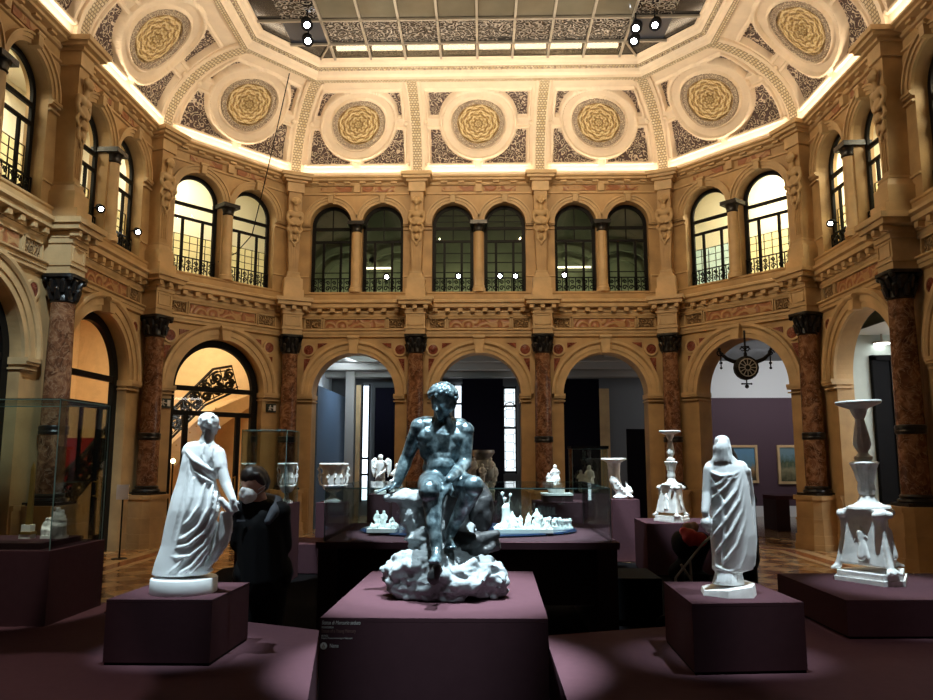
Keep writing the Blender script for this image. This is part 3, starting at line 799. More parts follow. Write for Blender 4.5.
for b in BAYS:
    k = b.i; g = 1.0 + (b.q - 1) * .35
    def height(s, t, v):
        r = sqrt(s * s + t * t) / g
        sx = vwidth(k, v) / 2 - .30
        h = 0.0
        if r < .585: h = -.012
        h += .06 * (sstep(.585, .60, r) - sstep(.62, .64, r))
        h += .075 * (sstep(.79, .81, r) - sstep(.85, .87, r))
        ss, tt = abs(s), abs(t)
        inn = min(ss - .15, tt - .14, sx - ss, (.80 if t > 0 else .93) - tt, (r - .875) * g)
        if inn > 0: h = -.10 * sstep(0, .02, inn)
        elif inn > -.06 and r > .86: h = max(h, .05)
        return h
    bm = B(); nu, nv = (120, 110)
    grid = []
    for j in range(nv + 1):
        v = j / nv; w_ = vwidth(k, v); t = (v - .5) * LV; n_ = vnorm(k, v); row = []
        for i in range(nu + 1):
            u = i / nu; s = (u - .5) * w_
            row.append(bm.verts.new(vbase(k, u, v) + n_ * height(s, t, v)))
        grid.append(row)
    for j in range(nv):
        for i in range(nu): bm.faces.new((grid[j][i], grid[j + 1][i], grid[j + 1][i + 1], grid[j][i + 1]))
    sh = struct('ceiling', bm, M['plaster'], smooth=40); ceil_objs.append(sh)
    for ss in (-1, 1):
        for ts in (-1, 1):
            bm = B(); g2 = []
            tm = .80 if ts > 0 else .93
            for j in range(17):
                t = ts * (.11 + (tm + .03 - .11) * j / 16); v = t / LV + .5; sx = vwidth(k, v) / 2 - .27
                g2.append([bm.verts.new(vpt(k, ss * (.12 + (sx - .12) * i / 16), t, -.075)) for i in range(17)])
            for j in range(16):
                for i in range(16): bm.faces.new((g2[j][i], g2[j + 1][i], g2[j + 1][i + 1], g2[j][i + 1]))
            obj('filigree_panel', bm, M['filigree'], sh, smooth=60)
    bm = B(); rings = []; uvm = bm.loops.layers.uv.new('UVMap')
    R = .475 * g
    for j in range(15):
        rr = R * j / 14
        ring = []
        for i in range(64):
            a = 2 * PI * i / 64; x = j / 14
            h = .03 + .02 * (1 - x) + .014 * cos(8 * a) * sin(PI * min(1, x * 1.35)) + .008 * cos(16 * a) * sin(PI * x) 
            if j == 14: h = .0
            ring.append(bm.verts.new(vpt(k, rr * cos(a), rr * sin(a), h)))
        rings.append(ring)
    for a, c in zip(rings, rings[1:]):
        jr = rings.index(a)
        for i in range(64):
            f = bm.faces.new((a[i], c[i], c[(i + 1) % 64], a[(i + 1) % 64]))
            for lp, (uu, vv) in zip(f.loops, ((i, jr), (i, jr + 1), (i + 1, jr + 1), (i + 1, jr))): lp[uvm].uv = (uu / 64, vv / 14)
    md = obj('medallion', bm, M['rosette'], sh, smooth=60)
    bm = B(); rings = []
    for rr, h in ((.475, .0), (.478, .05), (.495, .055), (.50, .03), (.555, .03), (.56, .05), (.575, .05), (.58, -.01)):
        rings.append([bm.verts.new(vpt(k, rr * g * cos(2 * PI * i / 72), rr * g * sin(2 * PI * i / 72), h)) for i in range(72)])
    for a, c in zip(rings, rings[1:]):
        for i in range(72): bm.faces.new((a[i], c[i], c[(i + 1) % 72], a[(i + 1) % 72]))
    obj('medallion_ring', bm, M['ringorn'], sh, smooth=30)
    # bosses
    bm = B()
    for ss in (-1, 1):
        for t in (-.95, 0.0):
            v = t / LV + .5; p = vpt(k, ss * (vwidth(k, v) / 2 - .22), t, .02); ico(bm, p, .055, 2)
    obj('boss', bm, M['plaster'], sh, smooth=60)
    for bv in (): pass
# ribs on the corner lines
for k in range(1, NB):
    n = (NRM[k - 1] + NRM[k]).normalized(); tx = Vector((n.y, -n.x, 0))
    m_ = 1 / (1 + NRM[k - 1].dot(NRM[k])) * (NRM[k - 1] + NRM[k]).length
    bm = B(); uvl = bm.loops.layers.uv.new('UVMap'); rows = []; hw = .12
    for j in range(41):
        v = j / 40; a = v * PI / 2; d, z = vd(v); p2 = off(k, -d); P = Vector((p2.x, p2.y, z))
        t = Vector(((D1 - D0) * m_ * sin(a), (Z1 - Z0) * cos(a))).normalized(); nd, nz = t.y, -t.x
        nn = Vector((-n.x * nd, -n.y * nd, nz))
        rows.append([bm.verts.new(P + tx * x + nn * h) for x, h in ((-hw - .05, -.03), (-hw - .05, .06), (-hw, .085), (-hw + .02, .07), (hw - .02, .07), (hw, .085), (hw + .05, .06), (hw + .05, -.03))])
    for j in range(40):
        for i in range(7):
            f = bm.faces.new((rows[j][i], rows[j][i + 1], rows[j + 1][i + 1], rows[j + 1][i])); f.material_index = 1 if i == 3 else 0
            for lp, (uu, vv) in zip(f.loops, ((0, j), (1, j), (1, j + 1), (0, j + 1))): lp[uvl].uv = (uu * 1.0, vv * .22)
    obj('vault_rib', bm, None, ceil_objs[k - 1 if k > 4 else k], smooth=30, mats=[M['plaster'], M['fret']])
# border frame round the skylight
bm = B(); uvl = bm.loops.layers.uv.new('UVMap')
prof = [(1.64, 9.47, 0), (1.64, 9.52, 1), (1.76, 9.52, 1), (1.76, 9.49, 0), (1.80, 9.50, 0), (1.84, 9.58, 0), (1.93, 9.61, 0), (1.97, 9.66, 0), (2.0, 9.66, 0), (2.05, 9.74, 0), (2.08, 9.745, 0), (2.08, 9.80, 0)]
prof = [(1.66, 9.50, 0), (1.66, 9.44, 1), (1.77, 9.44, 0), (1.77, 9.50, 0), (1.84, 9.53, 0), (1.86, 9.60, 2), (1.95, 9.63, 0), (1.97, 9.68, 0), (2.03, 9.70, 0), (2.05, 9.76, 0), (2.09, 9.76, 0)]
pts = [[Vector((*off(k, -d), z)) for d, z, _ in prof] for k in range(NB + 1)]
dist = 0
for k in range(NB):
    L_ = (pts[k + 1][0] - pts[k][0]).length
    va = [bm.verts.new(p) for p in pts[k]]; vb = [bm.verts.new(p) for p in pts[k + 1]]
    for j in range(len(prof) - 1):
        f = bm.faces.new((va[j], vb[j], vb[j + 1], va[j + 1])); f.material_index = 1 if prof[j][2] else 0
        q = 5.0
        for lp, (uu, vv) in zip(f.loops, ((0, 0), (L_ * q, 0), (L_ * q, .5), (0, .5))): lp[uvl].uv = (uu, vv)
struct('trim_20', bm, None, mats=[M['plaster'], M['fret']])
# dentil beads on that frame
bm = B()
for k in range(NB):
    a, c = off(k, -1.9), off(k + 1, -1.9); L_ = (c - a).length; n_ = int(L_ / .12)
    for j in range(n_):
        p = a.lerp(c, (j + .5) / n_); ico(bm, (p.x, p.y, 9.60), .032, 1)
struct('trim_21', bm, M['ringorn'])

# ------------------------------------------------------------------ skylight
SKY = thing('skylight', 'octagonal glazed skylight with pale bars and etched panes in the vault', 'skylight', (-0.091, 11.0, 9.76))
sx0, sy0 = -0.091, 11.0
def S_(o): return o
inner = [off(k, -2.07) for k in range(NB + 1)]
def clipx(y):
    """half width of the opening at depth y"""
    yb, yd = inner[3].y, inner[2].y
    if y > yb: return 0
    if y > yd: t = (yb - y) / (yb - yd); return abs(inner[3].x - sx0) * (1 - t) + abs(inner[2].x - sx0) * t
    return abs(inner[2].x - sx0)
bars_x = [-3.02, -2.28, -1.566, -.84, -.10, .615, 1.335, 2.055, 2.80]
rows_y = [inner[3].y, 14.05, 13.22, 12.40, 11.55, 10.7, 9.85]
def local(p): return (p[0] - sx0, p[1] - sy0, p[2] - 9.76)
for x in bars_x:
    bm = B(); box(bm, x - .022 - sx0, x + .022 - sx0, inner[0].y - sy0, inner[3].y - sy0, -.045, .0); obj('glazing_bar', bm, M['steel'], SKY)
for s, xx in ((-1, inner[2].x), (1, inner[7].x)):
    bm = B(); tube(bm, [local((bars_x[0 if s < 0 else -1], 14.05, 9.745)), local((inner[3 if s < 0 else 6].x, inner[3].y, 9.745))], .022, 6); obj('glazing_bar', bm, M['steel'], SKY)
for y in rows_y[1:]:
    h = clipx(y); bm = B(); box(bm, -h, h, y - .022 - sy0, y + .022 - sy0, -.045, .0); obj('glazing_bar', bm, M['steel'], SKY)
def pane(name, poly, mat, dz=0.012):
    bm = B(); prism(bm, [(x - sx0, y - sy0) for x, y in poly], dz, dz + .01); return obj(name, bm, mat, SKY)
xl = bars_x
for j in range(8):
    a, c = xl[j] + .022, xl[j + 1] - .022
    pane('clear_pane', [(a, 14.07), (c, 14.07), (c, inner[3].y), (a, inner[3].y)], M['skyglass'])
    pane('etched_pane', [(a, 13.24), (c, 13.24), (c, 14.03), (a, 14.03)], M['skyfil'])
    pane('frosted_pane', [(a, 12.42), (c, 12.42), (c, 13.20), (a, 13.20)], M['frost'])
    pane('etched_pane', [(a, 11.57), (c, 11.57), (c, 12.38), (a, 12.38)], M['skyfil'])
    pane('frosted_pane', [(a, inner[0].y), (c, inner[0].y), (c, 11.53), (a, 11.53)], M['frost'])
for s in (-1, 1):
    e = xl[0] if s < 0 else xl[-1]; e2 = e + s * .75; lim = inner[2].x if s < 0 else inner[7].x
    # dark hatch panes holding the projectors, beside the etched row
    hx = clipx(13.24)
    pane('dark_hatch', [(e, 13.24), (e2, 13.24), (e2, 14.03), (e, 14.03)][::s * 1 if s > 0 else -1] if False else ([(e2, 13.24), (e, 13.24), (e, 14.03), (e2, 14.03)] if s < 0 else [(e, 13.24), (e2, 13.24), (e2, 14.03), (e, 14.03)]), M['hatch'])
    pane('etched_pane', [(e2, 12.42), (e, 12.42), (e, 13.20), (e2, 13.20)] if s < 0 else [(e, 12.42), (e2, 12.42), (e2, 13.20), (e, 13.20)], M['skyfil'])
    c3 = inner[3].x if s < 0 else inner[6].x; l2 = inner[2] if s < 0 else inner[7]
    P = [(e, 14.07), (e, inner[3].y), (c3, inner[3].y), (e2, inner[3].y - (abs(e2 - c3)) * 1.2), (e2, 14.07)]
    P = [(e, 14.05), (e, inner[3].y), (c3, inner[3].y), (l2.x, l2.y), (l2.x, 12.42), (e2, 12.42), (e2, 14.05)]
    if s > 0: P = P[::-1]
    pane('corner_pane', P, M['skydark'])
# attic above the glass: dark boards and a row of tube lamps
bm = B(); box(bm, -6, 6, 7.5, 17.5, 11.6, 11.7); box(bm, -6, 6, 17.4, 17.5, 9.9, 11.6); box(bm, -6, -5.9, 7.5, 17.5, 9.9, 11.6); box(bm, 5.9, 6, 7.5, 17.5, 9.9, 11.6)
struct('trim_22', bm, M['attic'])
for j in range(8):
    a = (xl[j] + xl[j + 1]) / 2
    bm = B(); box(bm, -.33, .33, -.05, .05, -.035, .035)
    o = tag(obj('attic_tube_lamp', bm, M['tube']), 'warm tube lamp glowing in the attic above the skylight, %s from left' % ['first', 'second', 'third', 'fourth', 'fifth', 'sixth', 'seventh', 'last'][j], 'lamp', 'tube lamps above the skylight')
    o.location = (a * 1.04, 15.05, 10.22)
# ------------------------------------------------------------------ lamps
def light(kind, name, loc, target=None, energy=100, color=(1, 1, 1), size=.2, sizey=None, angle=40, blend=.3, radius=.05, parent=None):
    ld = bpy.data.lights.new(name, kind); ld.energy = energy; ld.color = color
    if kind == 'AREA':
        ld.shape = 'RECTANGLE'; ld.size = size; ld.size_y = sizey or size
    elif kind == 'SPOT':
        ld.spot_size = math.radians(angle); ld.spot_blend = blend; ld.shadow_soft_size = radius
    else: ld.shadow_soft_size = radius
    o = bpy.data.objects.new(name, ld); COL.objects.link(o); o.location = loc
    if target is not None: o.rotation_euler = (Vector(target) - Vector(loc)).to_track_quat('-Z', 'Y').to_euler()
    return o
WARM = (1.0, 0.76, 0.48)
# cove strips lying on the upper cornice, washing the vault
for b in BAYS:
    k = b.i
    o = light('AREA', 'cove_strip', (0, 0, 0), None, LP['cove'] * b.W, (1.0, 0.80, 0.56), b.W - .5, .05)
    n = b.n; p = b.O - Vector((n.x, n.y)) * .215
    dirv = Vector((-n.x * .42, -n.y * .42, 1)).normalized()
    zax = -dirv; xax = Vector((b.x.x, b.x.y, 0)); yax = zax.cross(xax)
    m_ = Matrix((xax, yax, zax)).transposed().to_4x4(); m_.translation = Vector((p.x, p.y, 8.10)); o.matrix_world = m_
# unseen warm spots without fixtures, set below the skylight rim to wash the walls
for tgt, src, e in (((-.1, 17, 6.0), (-.1, 8.5, 9.2), 1.0), ((-2.9, 17, 5.6), (-1.5, 8.5, 9.2), .7), ((2.7, 17, 5.6), (1.3, 8.5, 9.2), .7),
                    ((-5.5, 15.6, 5.8), (2, 8.8, 9.2), .85), ((5.3, 15.6, 5.8), (-2, 8.8, 9.2), .85), ((-6.5, 12, 5.8), (3, 9.5, 9.2), .8), ((6.3, 12, 5.8), (-3, 9.5, 9.2), .8)):
    light('SPOT', 'wall_wash', src, tgt, LP['wash'] * e, WARM, angle=62, blend=.9, radius=.02)
for x_, y_ in ((-2.6, 10.5), (2.4, 10.5), (-1.6, 13.6), (1.4, 13.6)):
    light('AREA', 'vault_fill', (x_, y_, 7.4), (x_ * 1.15, y_ + .6, 12), LP['vault'], (1, .85, .65), 1.6, 1.6)  # unseen fill panels in mid-air, added to brighten the vault evenly
light('AREA', 'hall_fill', (-.1, 10.5, 9.6), (-.1, 10.5, 0), LP['fill'], (1, .74, .48), 6, 6)  # added fill panel below the skylight, lifts the whole hall

# ------------------------------------------------------------------ floors
bm = B(); box(bm, -14, 14, -1.5, 24, -.1, 0.0); struct('floor', bm, M['floor'])
bm = B(); prism(bm, [(-3.55, -1.4), (3.4, -1.4), (3.4, 9.4), (2.9, 12.2), (-2.9, 12.9), (-3.85, 11.5), (-3.55, 8.6)], 0.0, .012)
tag(obj('carpet', bm, M['carpet']), 'black carpet spread under the display plinths and cases in the middle of the hall', 'carpet')
# inlaid bands along the foot of the walls
for k in range(NB):
    for d0, d1, mt, nm in ((.38, .58, 'border_pale', 30), (.58, .80, 'border_red', 40), (.80, .92, 'border_pale', 50)):
        bm = B(); P = [off(k, -d0), off(k + 1, -d0), off(k + 1, -d1), off(k, -d1)]
        prism(bm, [(p.x, p.y) for p in P][::-1], 0.0, .006 + (.001 if mt == 'border_red' else 0)); struct('trim_%d' % (nm + k), bm, M[mt])

# ------------------------------------------------------------------ upper galleries behind the windows
def strip(name, ks, d, z0, z1, mat, inward=False):
    for k in ks:
        a, c = off(k, d), off(k + 1, d); bm = B()
        vs = [bm.verts.new((p.x, p.y, z)) for p, z in ((a, z0), (c, z0), (c, z1), (a, z1))]; bm.faces.new(vs)
        struct(name, bm, mat, WALLS[k])
        WALLS[k].children[-1]
def strip_world(name, k, d, z0, z1, mat):
    a, c = off(k, d), off(k + 1, d); bm = B()
    vs = [bm.verts.new((p.x, p.y, z)) for p, z in ((a, z0), (c, z0), (c, z1), (a, z1))]; bm.faces.new(vs); return struct(name, bm, mat)
def slab_world(name, k, d0, d1, z, mat):
    bm = B(); P = [off(k, d0), off(k + 1, d0), off(k + 1, d1), off(k, d1)]
    bm.faces.new([bm.verts.new((p.x, p.y, z)) for p in P]); return struct(name, bm, mat)
for k in range(NB):
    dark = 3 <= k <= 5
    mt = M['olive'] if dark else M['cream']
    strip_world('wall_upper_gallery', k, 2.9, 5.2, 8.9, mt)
    slab_world('ceiling_upper_gallery', k, .50, 2.9, 8.9, mt)
    slab_world('floor_upper_gallery', k, .50, 2.9, 5.2, M['gallery_grey'])
    b = BAYS[k]; p = b.O + b.n * 1.6
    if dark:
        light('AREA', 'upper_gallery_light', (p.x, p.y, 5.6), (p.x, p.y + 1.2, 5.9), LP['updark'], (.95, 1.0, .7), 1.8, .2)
    else:
        light('AREA', 'upper_gallery_light', (p.x, p.y, 8.7), (p.x, p.y, 5), LP['uplit'] * (1.7 if k > 5 else 1.0), (1, .90, .66), 1.6, .8)
for k in (3, 6):
    a, c = off(k, .36), off(k, 2.9); bm = B()
    bm.faces.new([bm.verts.new(q) for q in ((a.x, a.y, 5.2), (c.x, c.y, 5.2), (c.x, c.y, 8.9), (a.x, a.y, 8.9))]); struct('wall_upper_partition', bm, M['olive'])
# vault ribs and light rails seen inside the dark upper gallery
for k, c0 in ((3, -3.6), (3, -2.2), (5, 2.2), (5, 3.6)):
    bm = B(); arcmould(bm, [(.9, 0), (.9, -.12), (1.05, -.12), (1.05, 0)], c0, 6.1, 30); arcmould(bm, [(.55, 0), (.55, -.08), (.64, -.08), (.64, 0)], c0, 6.2, 24)
    bmesh.ops.translate(bm, verts=bm.verts, vec=(0, 19.55, 0)); struct('trim_60', bm, M['olive'], smooth=30)
for k, x, z, w_ in ((3, -2.6, 6.25, .7), (5, 2.0, 6.25, 1.3)):
    bm = B(); box(bm, x - w_ / 2, x + w_ / 2, 18.3, 18.34, z, z + .035)
    tag(obj('light_rail', bm, M['tube']), 'thin lit strip lamp inside the dark window ' + ('left of the middle pair' if k == 3 else 'right of the middle pair'), 'lamp')

# ------------------------------------------------------------------ glazed arches on the left (bays 0, 1, 2)
dn = 0
for k in (0, 1, 2):
    b = BAYS[k]; r = b.r; cx = b.cx; y = .26; dn += 1
    bm = B()
    arcmould(bm, [(r - .15, y), (r - .15, y - .09), (r, y - .09), (r, y)], cx, ZS, 44)
    for s in (-1, 1): x0, x1 = sorted((cx + s * r, cx + s * (r - .15))); box(bm, x0, x1, y - .09, y, 0, ZS)
    for z, h in ((2.98, .10), (2.48, .10)): box(bm, cx - r, cx + r, y - .08, y, z, z + h)
    for x in (-.60, .60): box(bm, cx + x - .05, cx + x + .05, y - .07, y, 0, 2.5)
    for x0, x1 in ((-r, -.6), (.6, r)): box(bm, cx + x0, cx + x1, y - .05, y - .01, 0, .30)
    box(bm, cx - .6, cx + .6, y - .05, y - .01, 0, .12)
    if k == 1: box(bm, cx - .02, cx + .02, y - .06, y, 0, 2.5)
    fr = struct('door_%d' % dn, bm, M['iron'], smooth=30); fr.matrix_world = b.M
    bm = B(); bm.faces.new([bm.verts.new((x, y - .03, z)) for x, z in [(cx - r + .05, .05), (cx + r - .05, .05)] + arc(cx, ZS, r - .05, 0, PI, 30)])
    obj('door_pane', bm, M['winglass'], fr)
    bm = B(); tube(bm, [(cx + .54, y - .12, .95), (cx + .54, y - .12, 1.25)], .015, 8); box(bm, cx + .53, cx + .55, y - .12, y - .05, .97, .99); box(bm, cx + .53, cx + .55, y - .12, y - .05, 1.21, 1.23)
    obj('door_handle', bm, M['gilt'], fr)

# stair hall behind them
def panel(name, pts, mat):
    bm = B(); bm.faces.new([bm.verts.new(p) for p in pts]); return struct(name, bm, mat)
panel('wall_stair_hall', [(-10.4, 6, 0), (-10.4, 20.4, 0), (-10.4, 20.4, 6), (-10.4, 6, 6)], M['warmwall'])
panel('wall_stair_hall_end', [(-10.4, 19.2, 0), (-4.4, 19.2, 0), (-4.4, 19.2, 5.1), (-10.4, 19.2, 5.1)], M['warmwall'])
panel('ceiling_stair_hall', [(-10.4, 6, 5.1), (-6.9, 6, 5.1), (-6.9, 14.6, 5.1), (-4.8, 17.3, 5.1), (-4.4, 19.2, 5.1), (-10.4, 19.2, 5.1)], M['warmwall'])
panel('wall_stair_hall_side', [(-4.5, 17.3, 0), (-4.5, 19.2, 0), (-4.5, 19.2, 5.1), (-4.5, 17.3, 5.1)], M['warmwall'])
for yy in (9.5, 13.3):
    bm = B(); arcmould(bm, [(1.35, 0), (1.35, -.08), (1.5, -.1), (1.5, 0)], 0, 3.2, 40); arcmould(bm, [(.55, 0), (.55, -.05), (.62, -.05), (.62, 0)], .0, 3.55, 32, 0, 2 * PI)
    for z in (2.7, 3.1): box(bm, -1.7, 1.7, -.06, 0, z, z + .06)
    o = struct('trim_61', bm, M['stone_pale'], smooth=30); o.matrix_world = Matrix.Translation((-10.38, yy, 0)) @ Matrix.Rotation(PI / 2, 4, 'Z')
def scrollfence(bm, top, bot, n_):
    """iron scrollwork filling the strip between two polylines"""
    def lerp_poly(P, t):
        L = [0]
        for a, c in zip(P, P[1:]): L.append(L[-1] + (Vector(c) - Vector(a)).length)
        s = t * L[-1]
        for j in range(len(P) - 1):
            if s <= L[j + 1] or j == len(P) - 2:
                f = (s - L[j]) / (L[j + 1] - L[j]); return Vector(P[j]).lerp(Vector(P[j + 1]), f)
    tube(bm, top, .035, 6); tube(bm, bot, .03, 6)
    tube(bm, [Vector(p) - Vector((0, 0, .09)) for p in top], .018, 6); tube(bm, [Vector(p) + Vector((0, 0, .08)) for p in bot], .016, 6)
    for j in range(n_ + 1):
        a, c = lerp_poly(top, j / n_), lerp_poly(bot, j / n_); tube(bm, [a, c], .014, 5)
    for j in range(n_):
        t = (j + .5) / n_; a, c = lerp_poly(top, t), lerp_poly(bot, t); h = (a - c).length; m_ = (a + c) / 2
        for e, f_ in ((.2, 1), (-.2, -1)):
            tube(bm, spiral((m_.x, m_.y, m_.z + e * h), h * .20, 1.6, 20, flip=f_, a0=PI / 2), .034, 6)
            tube(bm, spiral((m_.x + f_ * h * .14, m_.y, m_.z - e * h * .2), h * .12, 1.3, 12, flip=-f_), .028, 6)
b = BAYS[2]
bm = B(); y = 2.5
scrollfence(bm, [(-.7, y, 1.75), (.303, y, 2.72), (1.295, y, 3.76), (1.80, y, 3.88)], [(-.7, y, 1.15), (.339, y, 2.10), (1.13, y, 2.88), (2.0, y, 3.30)], 10)
o = tag(obj('stair_balustrade', bm, M['iron'], smooth=50), 'black wrought iron scroll balustrade rising behind the glazed arch on the left', 'balustrade'); o.matrix_world = b.M
bm = B()
a = [(-1.6, -.05), (.30, 1.88), (1.13, 2.66), (2.4, 3.22), (3.6, 3.22), (3.6, 2.95), (2.4, 2.9), (1.3, 2.2), (-1.2, -.05)]
f0 = [bm.verts.new((x, 2.55, z)) for x, z in a]; f1 = [bm.verts.new((x, 3.9, z)) for x, z in a]
bm.faces.new(f0[::-1]); bm.faces.new(f1)
for j in range(len(a)): bm.faces.new((f0[j], f0[(j + 1) % len(a)], f1[(j + 1) % len(a)], f1[j]))
o = struct('trim_62', bm, M['warmwall']); o.matrix_world = b.M
bm = B()
for j in range(9): ico(bm, (.15 + j * .16, 2.53, 1.62 + j * .15), .022, 1)
o = struct('trim_63', bm, M['gilt']); o.matrix_world = b.M
# red carpeted flight behind arch 1
b = BAYS[1]
t = thing('staircase', 'stone flight of stairs with red carpet and iron railing behind the far left arch', 'stairs', mat=b.M)
bm = B()
for j in range(12): box(bm, .55 + j * .27, 4.3, 1.3, 2.9, j * .17, (j + 1) * .17)
obj('steps', bm, M['warmwall'], t)
bm = B()
for j in range(12): box(bm, .535 + j * .27, .55 + j * .27, 1.42, 2.78, j * .17, (j + 1) * .17 + .012); box(bm, .535 + j * .27, .55 + (j + 1) * .27, 1.42, 2.78, (j + 1) * .17, (j + 1) * .17 + .012)
obj('stair_carpet', bm, M['redcarpet'], t)
bm = B(); scrollfence(bm, [(.9, 1.28, 1.05), (2.2, 1.28, 1.75), (4.0, 1.28, 2.95)], [(.9, 1.28, .28), (2.2, 1.28, 1.0), (4.0, 1.28, 2.2)], 9)
lathe(bm, [(.09, 0), (.09, .1), (.05, .14), (.07, .5), (.045, .7), (.06, 1.05), (.09, 1.1), (.03, 1.16)], 14, (.85, 1.28, 0))
obj('stair_railing', bm, M['iron'], t, smooth=50)
for (px, py, lb) in ((169, 448, 'upper'), (173, 461, 'lower')):
    p = baypt(2, px, py, 1.4); t = thing('wall_sconce', 'glowing stair lamp just left of the draped statue, %s of two' % lb, 'lamp', mat=BAYS[2].M @ Matrix.Translation(p))
    bm = B(); ico(bm, (0, 0, 0), .05, 2); obj('globe', bm, M['lamp_warm'], t)
    bm = B(); tube(bm, [(0, 0, -.05), (0, 0, -p.z)], .018, 8); obj('lamp_post', bm, M['iron'], t)
light('AREA', 'stair_hall_light', (-8.4, 12.6, 4.95), (-8.4, 12.6, 0), LP['stair'], (1, .76, .46), 2.5, 5)
light('AREA', 'stair_hall_light', (-7.3, 17.4, 4.95), (-7.8, 18.2, 0), LP['stair'] * .9, (1, .76, .46), 2.5, 2)

# ------------------------------------------------------------------ ground-floor gallery behind the open arches
YG = 22.0
panel('wall_gallery', [(-4.4, YG, 0), (5.25, YG, 0), (5.25, YG, 4.4), (-4.4, YG, 4.4)], M['gallery_grey'])
panel('wall_gallery_side', [(-4.4, 17.55, 0), (-4.4, YG, 0), (-4.4, YG, 4.4), (-4.4, 17.55, 4.4)], M['white_paint'])
panel('wall_gallery_right', [(12, 12, 0), (12, YG, 0), (12, YG, 4.4), (12, 12, 4.4)], M['white_paint'])
panel('wall_painting_upper', [(5.25, YG, 3.30), (12, YG, 3.30), (12, YG, 4.4), (5.25, YG, 4.4)], M['white_paint'])
panel('wall_painting', [(5.25, YG - .04, .0), (12, YG - .04, .0), (12, YG - .04, 3.33), (5.25, YG - .04, 3.33)], M['gallery_purple'])
bm = B(); box(bm, 5.25, 12, YG - .09, YG - .04, 0, .30); struct('baseboard_gallery', bm, M['white_paint'])
panel('ceiling_gallery', [(-4.4, 17.5, 4.4), (12, 17.5, 4.4), (12, YG, 4.4), (-4.4, YG, 4.4)], M['gallery_grey'])
panel('ceiling_gallery_corner', [(4.6, 17.5, 4.41), (6.9, 14.6, 4.41), (12, 14.6, 4.41), (12, 17.5, 4.41)], M['gallery_grey'])
for y, w_, h in ((17.9, .25, .16), (18.7, .3, .22), (19.5, .3, .30), (20.3, .35, .42), (21.0, .4, .55)):
    bm = B(); box(bm, -4.4, 5.3, y, y + w_, 4.4 - h, 4.4); struct('trim_64', bm, M['gallery_beam'])
for x in (-2.15, .5, 3.1):
    bm = B(); box(bm, x, x + .3, 17.9, YG, 4.2, 4.4); struct('trim_65', bm, M['gallery_beam'])
def screen(name, label, cat, x0, x1, y0, y1, z1, mat, z0=0.0):
    bm = B(); box(bm, x0, x1, y0, y1, z0, z1); return tag(obj(name, bm, mat), label, cat)
a0, a1 = at(391, 470, 20.5).x, at(440, 470, 20.5).x
screen('display_screen', 'tall slate blue display panel inside the left back arch', 'panel', -4.02, -3.92, 18.0, 21.9, 3.34, M['bluewall'])
x0, x1 = at(374, 470, 20.9).x, at(452, 470, 20.9).x
screen('display_screen', 'tall black display panel behind the winged cupid in the left back arch', 'panel', x0, x1, 20.9, 21.0, 3.55, M['gallery_black'])
x0, x1 = at(462.5, 470, 20.6).x, at(503.5, 470, 20.6).x
screen('display_screen', 'tall blue black display panel behind the bronze head in the middle back arch', 'panel', x0, x1, 20.6, 20.7, 3.75, M['gallery_black'])
x0, x1 = at(563.5, 470, 20.2).x, at(601, 470, 20.2).x
screen('display_screen', 'tall black display panel inside the right back arch', 'panel', x0, x1, 20.2, 20.3, 3.7, M['gallery_black'])
x0, x1 = at(628, 470, 19.3).x, at(660, 470, 19.3).x
screen('display_screen', 'low black display panel at the right side of the right back arch', 'panel', x0, x1, 19.3, 19.4, 2.35, M['gallery_black'])
x0, x1 = at(601, 470, 21.9).x, at(611, 470, 21.9).x
panel('wall_gallery_strip', [(x0, 21.9, 0), (x1, 21.9, 0), (x1, 21.9, 3.6), (x0, 21.9, 3.6)], M['stone'])
# daylit window slits between the panels
def slit(n, px0, px1, py0, py1, mat, bars):
    a, c = at(px0, py1, YG - .06), at(px1, py0, YG - .06)
    bm = B(); box(bm, a.x, c.x, YG - .08, YG - .04, a.z, c.z); o = struct('window_%d' % n, bm, mat)
    bm = B()
    for x in (a.x, c.x): box(bm, x - .02, x + .02, YG - .14, YG - .04, a.z - .05, c.z + .05)
    for f in bars: z = a.z + (c.z - a.z) * f; box(bm, a.x, c.x, YG - .13, YG - .04, z - .028, z + .028)
    obj('window_frame', bm, M['iron'], o); return o
slit(31, 361, 370, 386, 500, M['slit'], (.22, .36)); slit(32, 454, 462, 386, 500, M['slit'], (.6, .84)); o = slit(33, 504, 515.5, 388, 472, M['hexslit'], (.0, .52, .78, 1.0))
bm = B(); arcmould(bm, [(.14, 0), (.14, -.06), (.165, -.06), (.165, 0)], (at(504, 400, YG).x + at(515.5, 400, YG).x) / 2, at(510, 408, YG).z, 20)
bmesh.ops.translate(bm, verts=bm.verts, vec=(0, YG - .07, 0)); obj('window_arch', bm, M['iron'], o)
# white post beside the first slit
bm = B(); a = at(357, 470, 20.7); box(bm, a.x - .06, a.x + .06, 20.7, 20.8, 0, 3.6); struct('trim_66', bm, M['stone_pale'])
bm = B(); a = at(349, 470, 20.7); box(bm, a.x - .14, a.x + .10, 20.7, 20.8, 0, 4.0); struct('trim_67', bm, M['gallery_beam'])
light('AREA', 'gallery_light', (-3.2, 19.6, 4.1), (-3.9, 19.9, 2), LP['gal'] * .9, (.75, .88, 1.0), .5, 2.5)
light('AREA', 'gallery_light', (-2.9, 18.0, 4.0), (-2.9, 18.6, 4.4), LP['gal'] * .35, (.75, .95, 1.0), .9, .3)
light('AREA', 'gallery_light', (.6, 19.0, 1.2), (.6, 19.6, 4.4), LP['gal'] * .25, (.95, .95, .95), 3, .5)
light('AREA', 'gallery_light', (8.4, 19.4, 4.3), (8.4, 21.5, 1.5), LP['gal'] * 1.6, (.97, .97, 1.0), 4, 1.5)
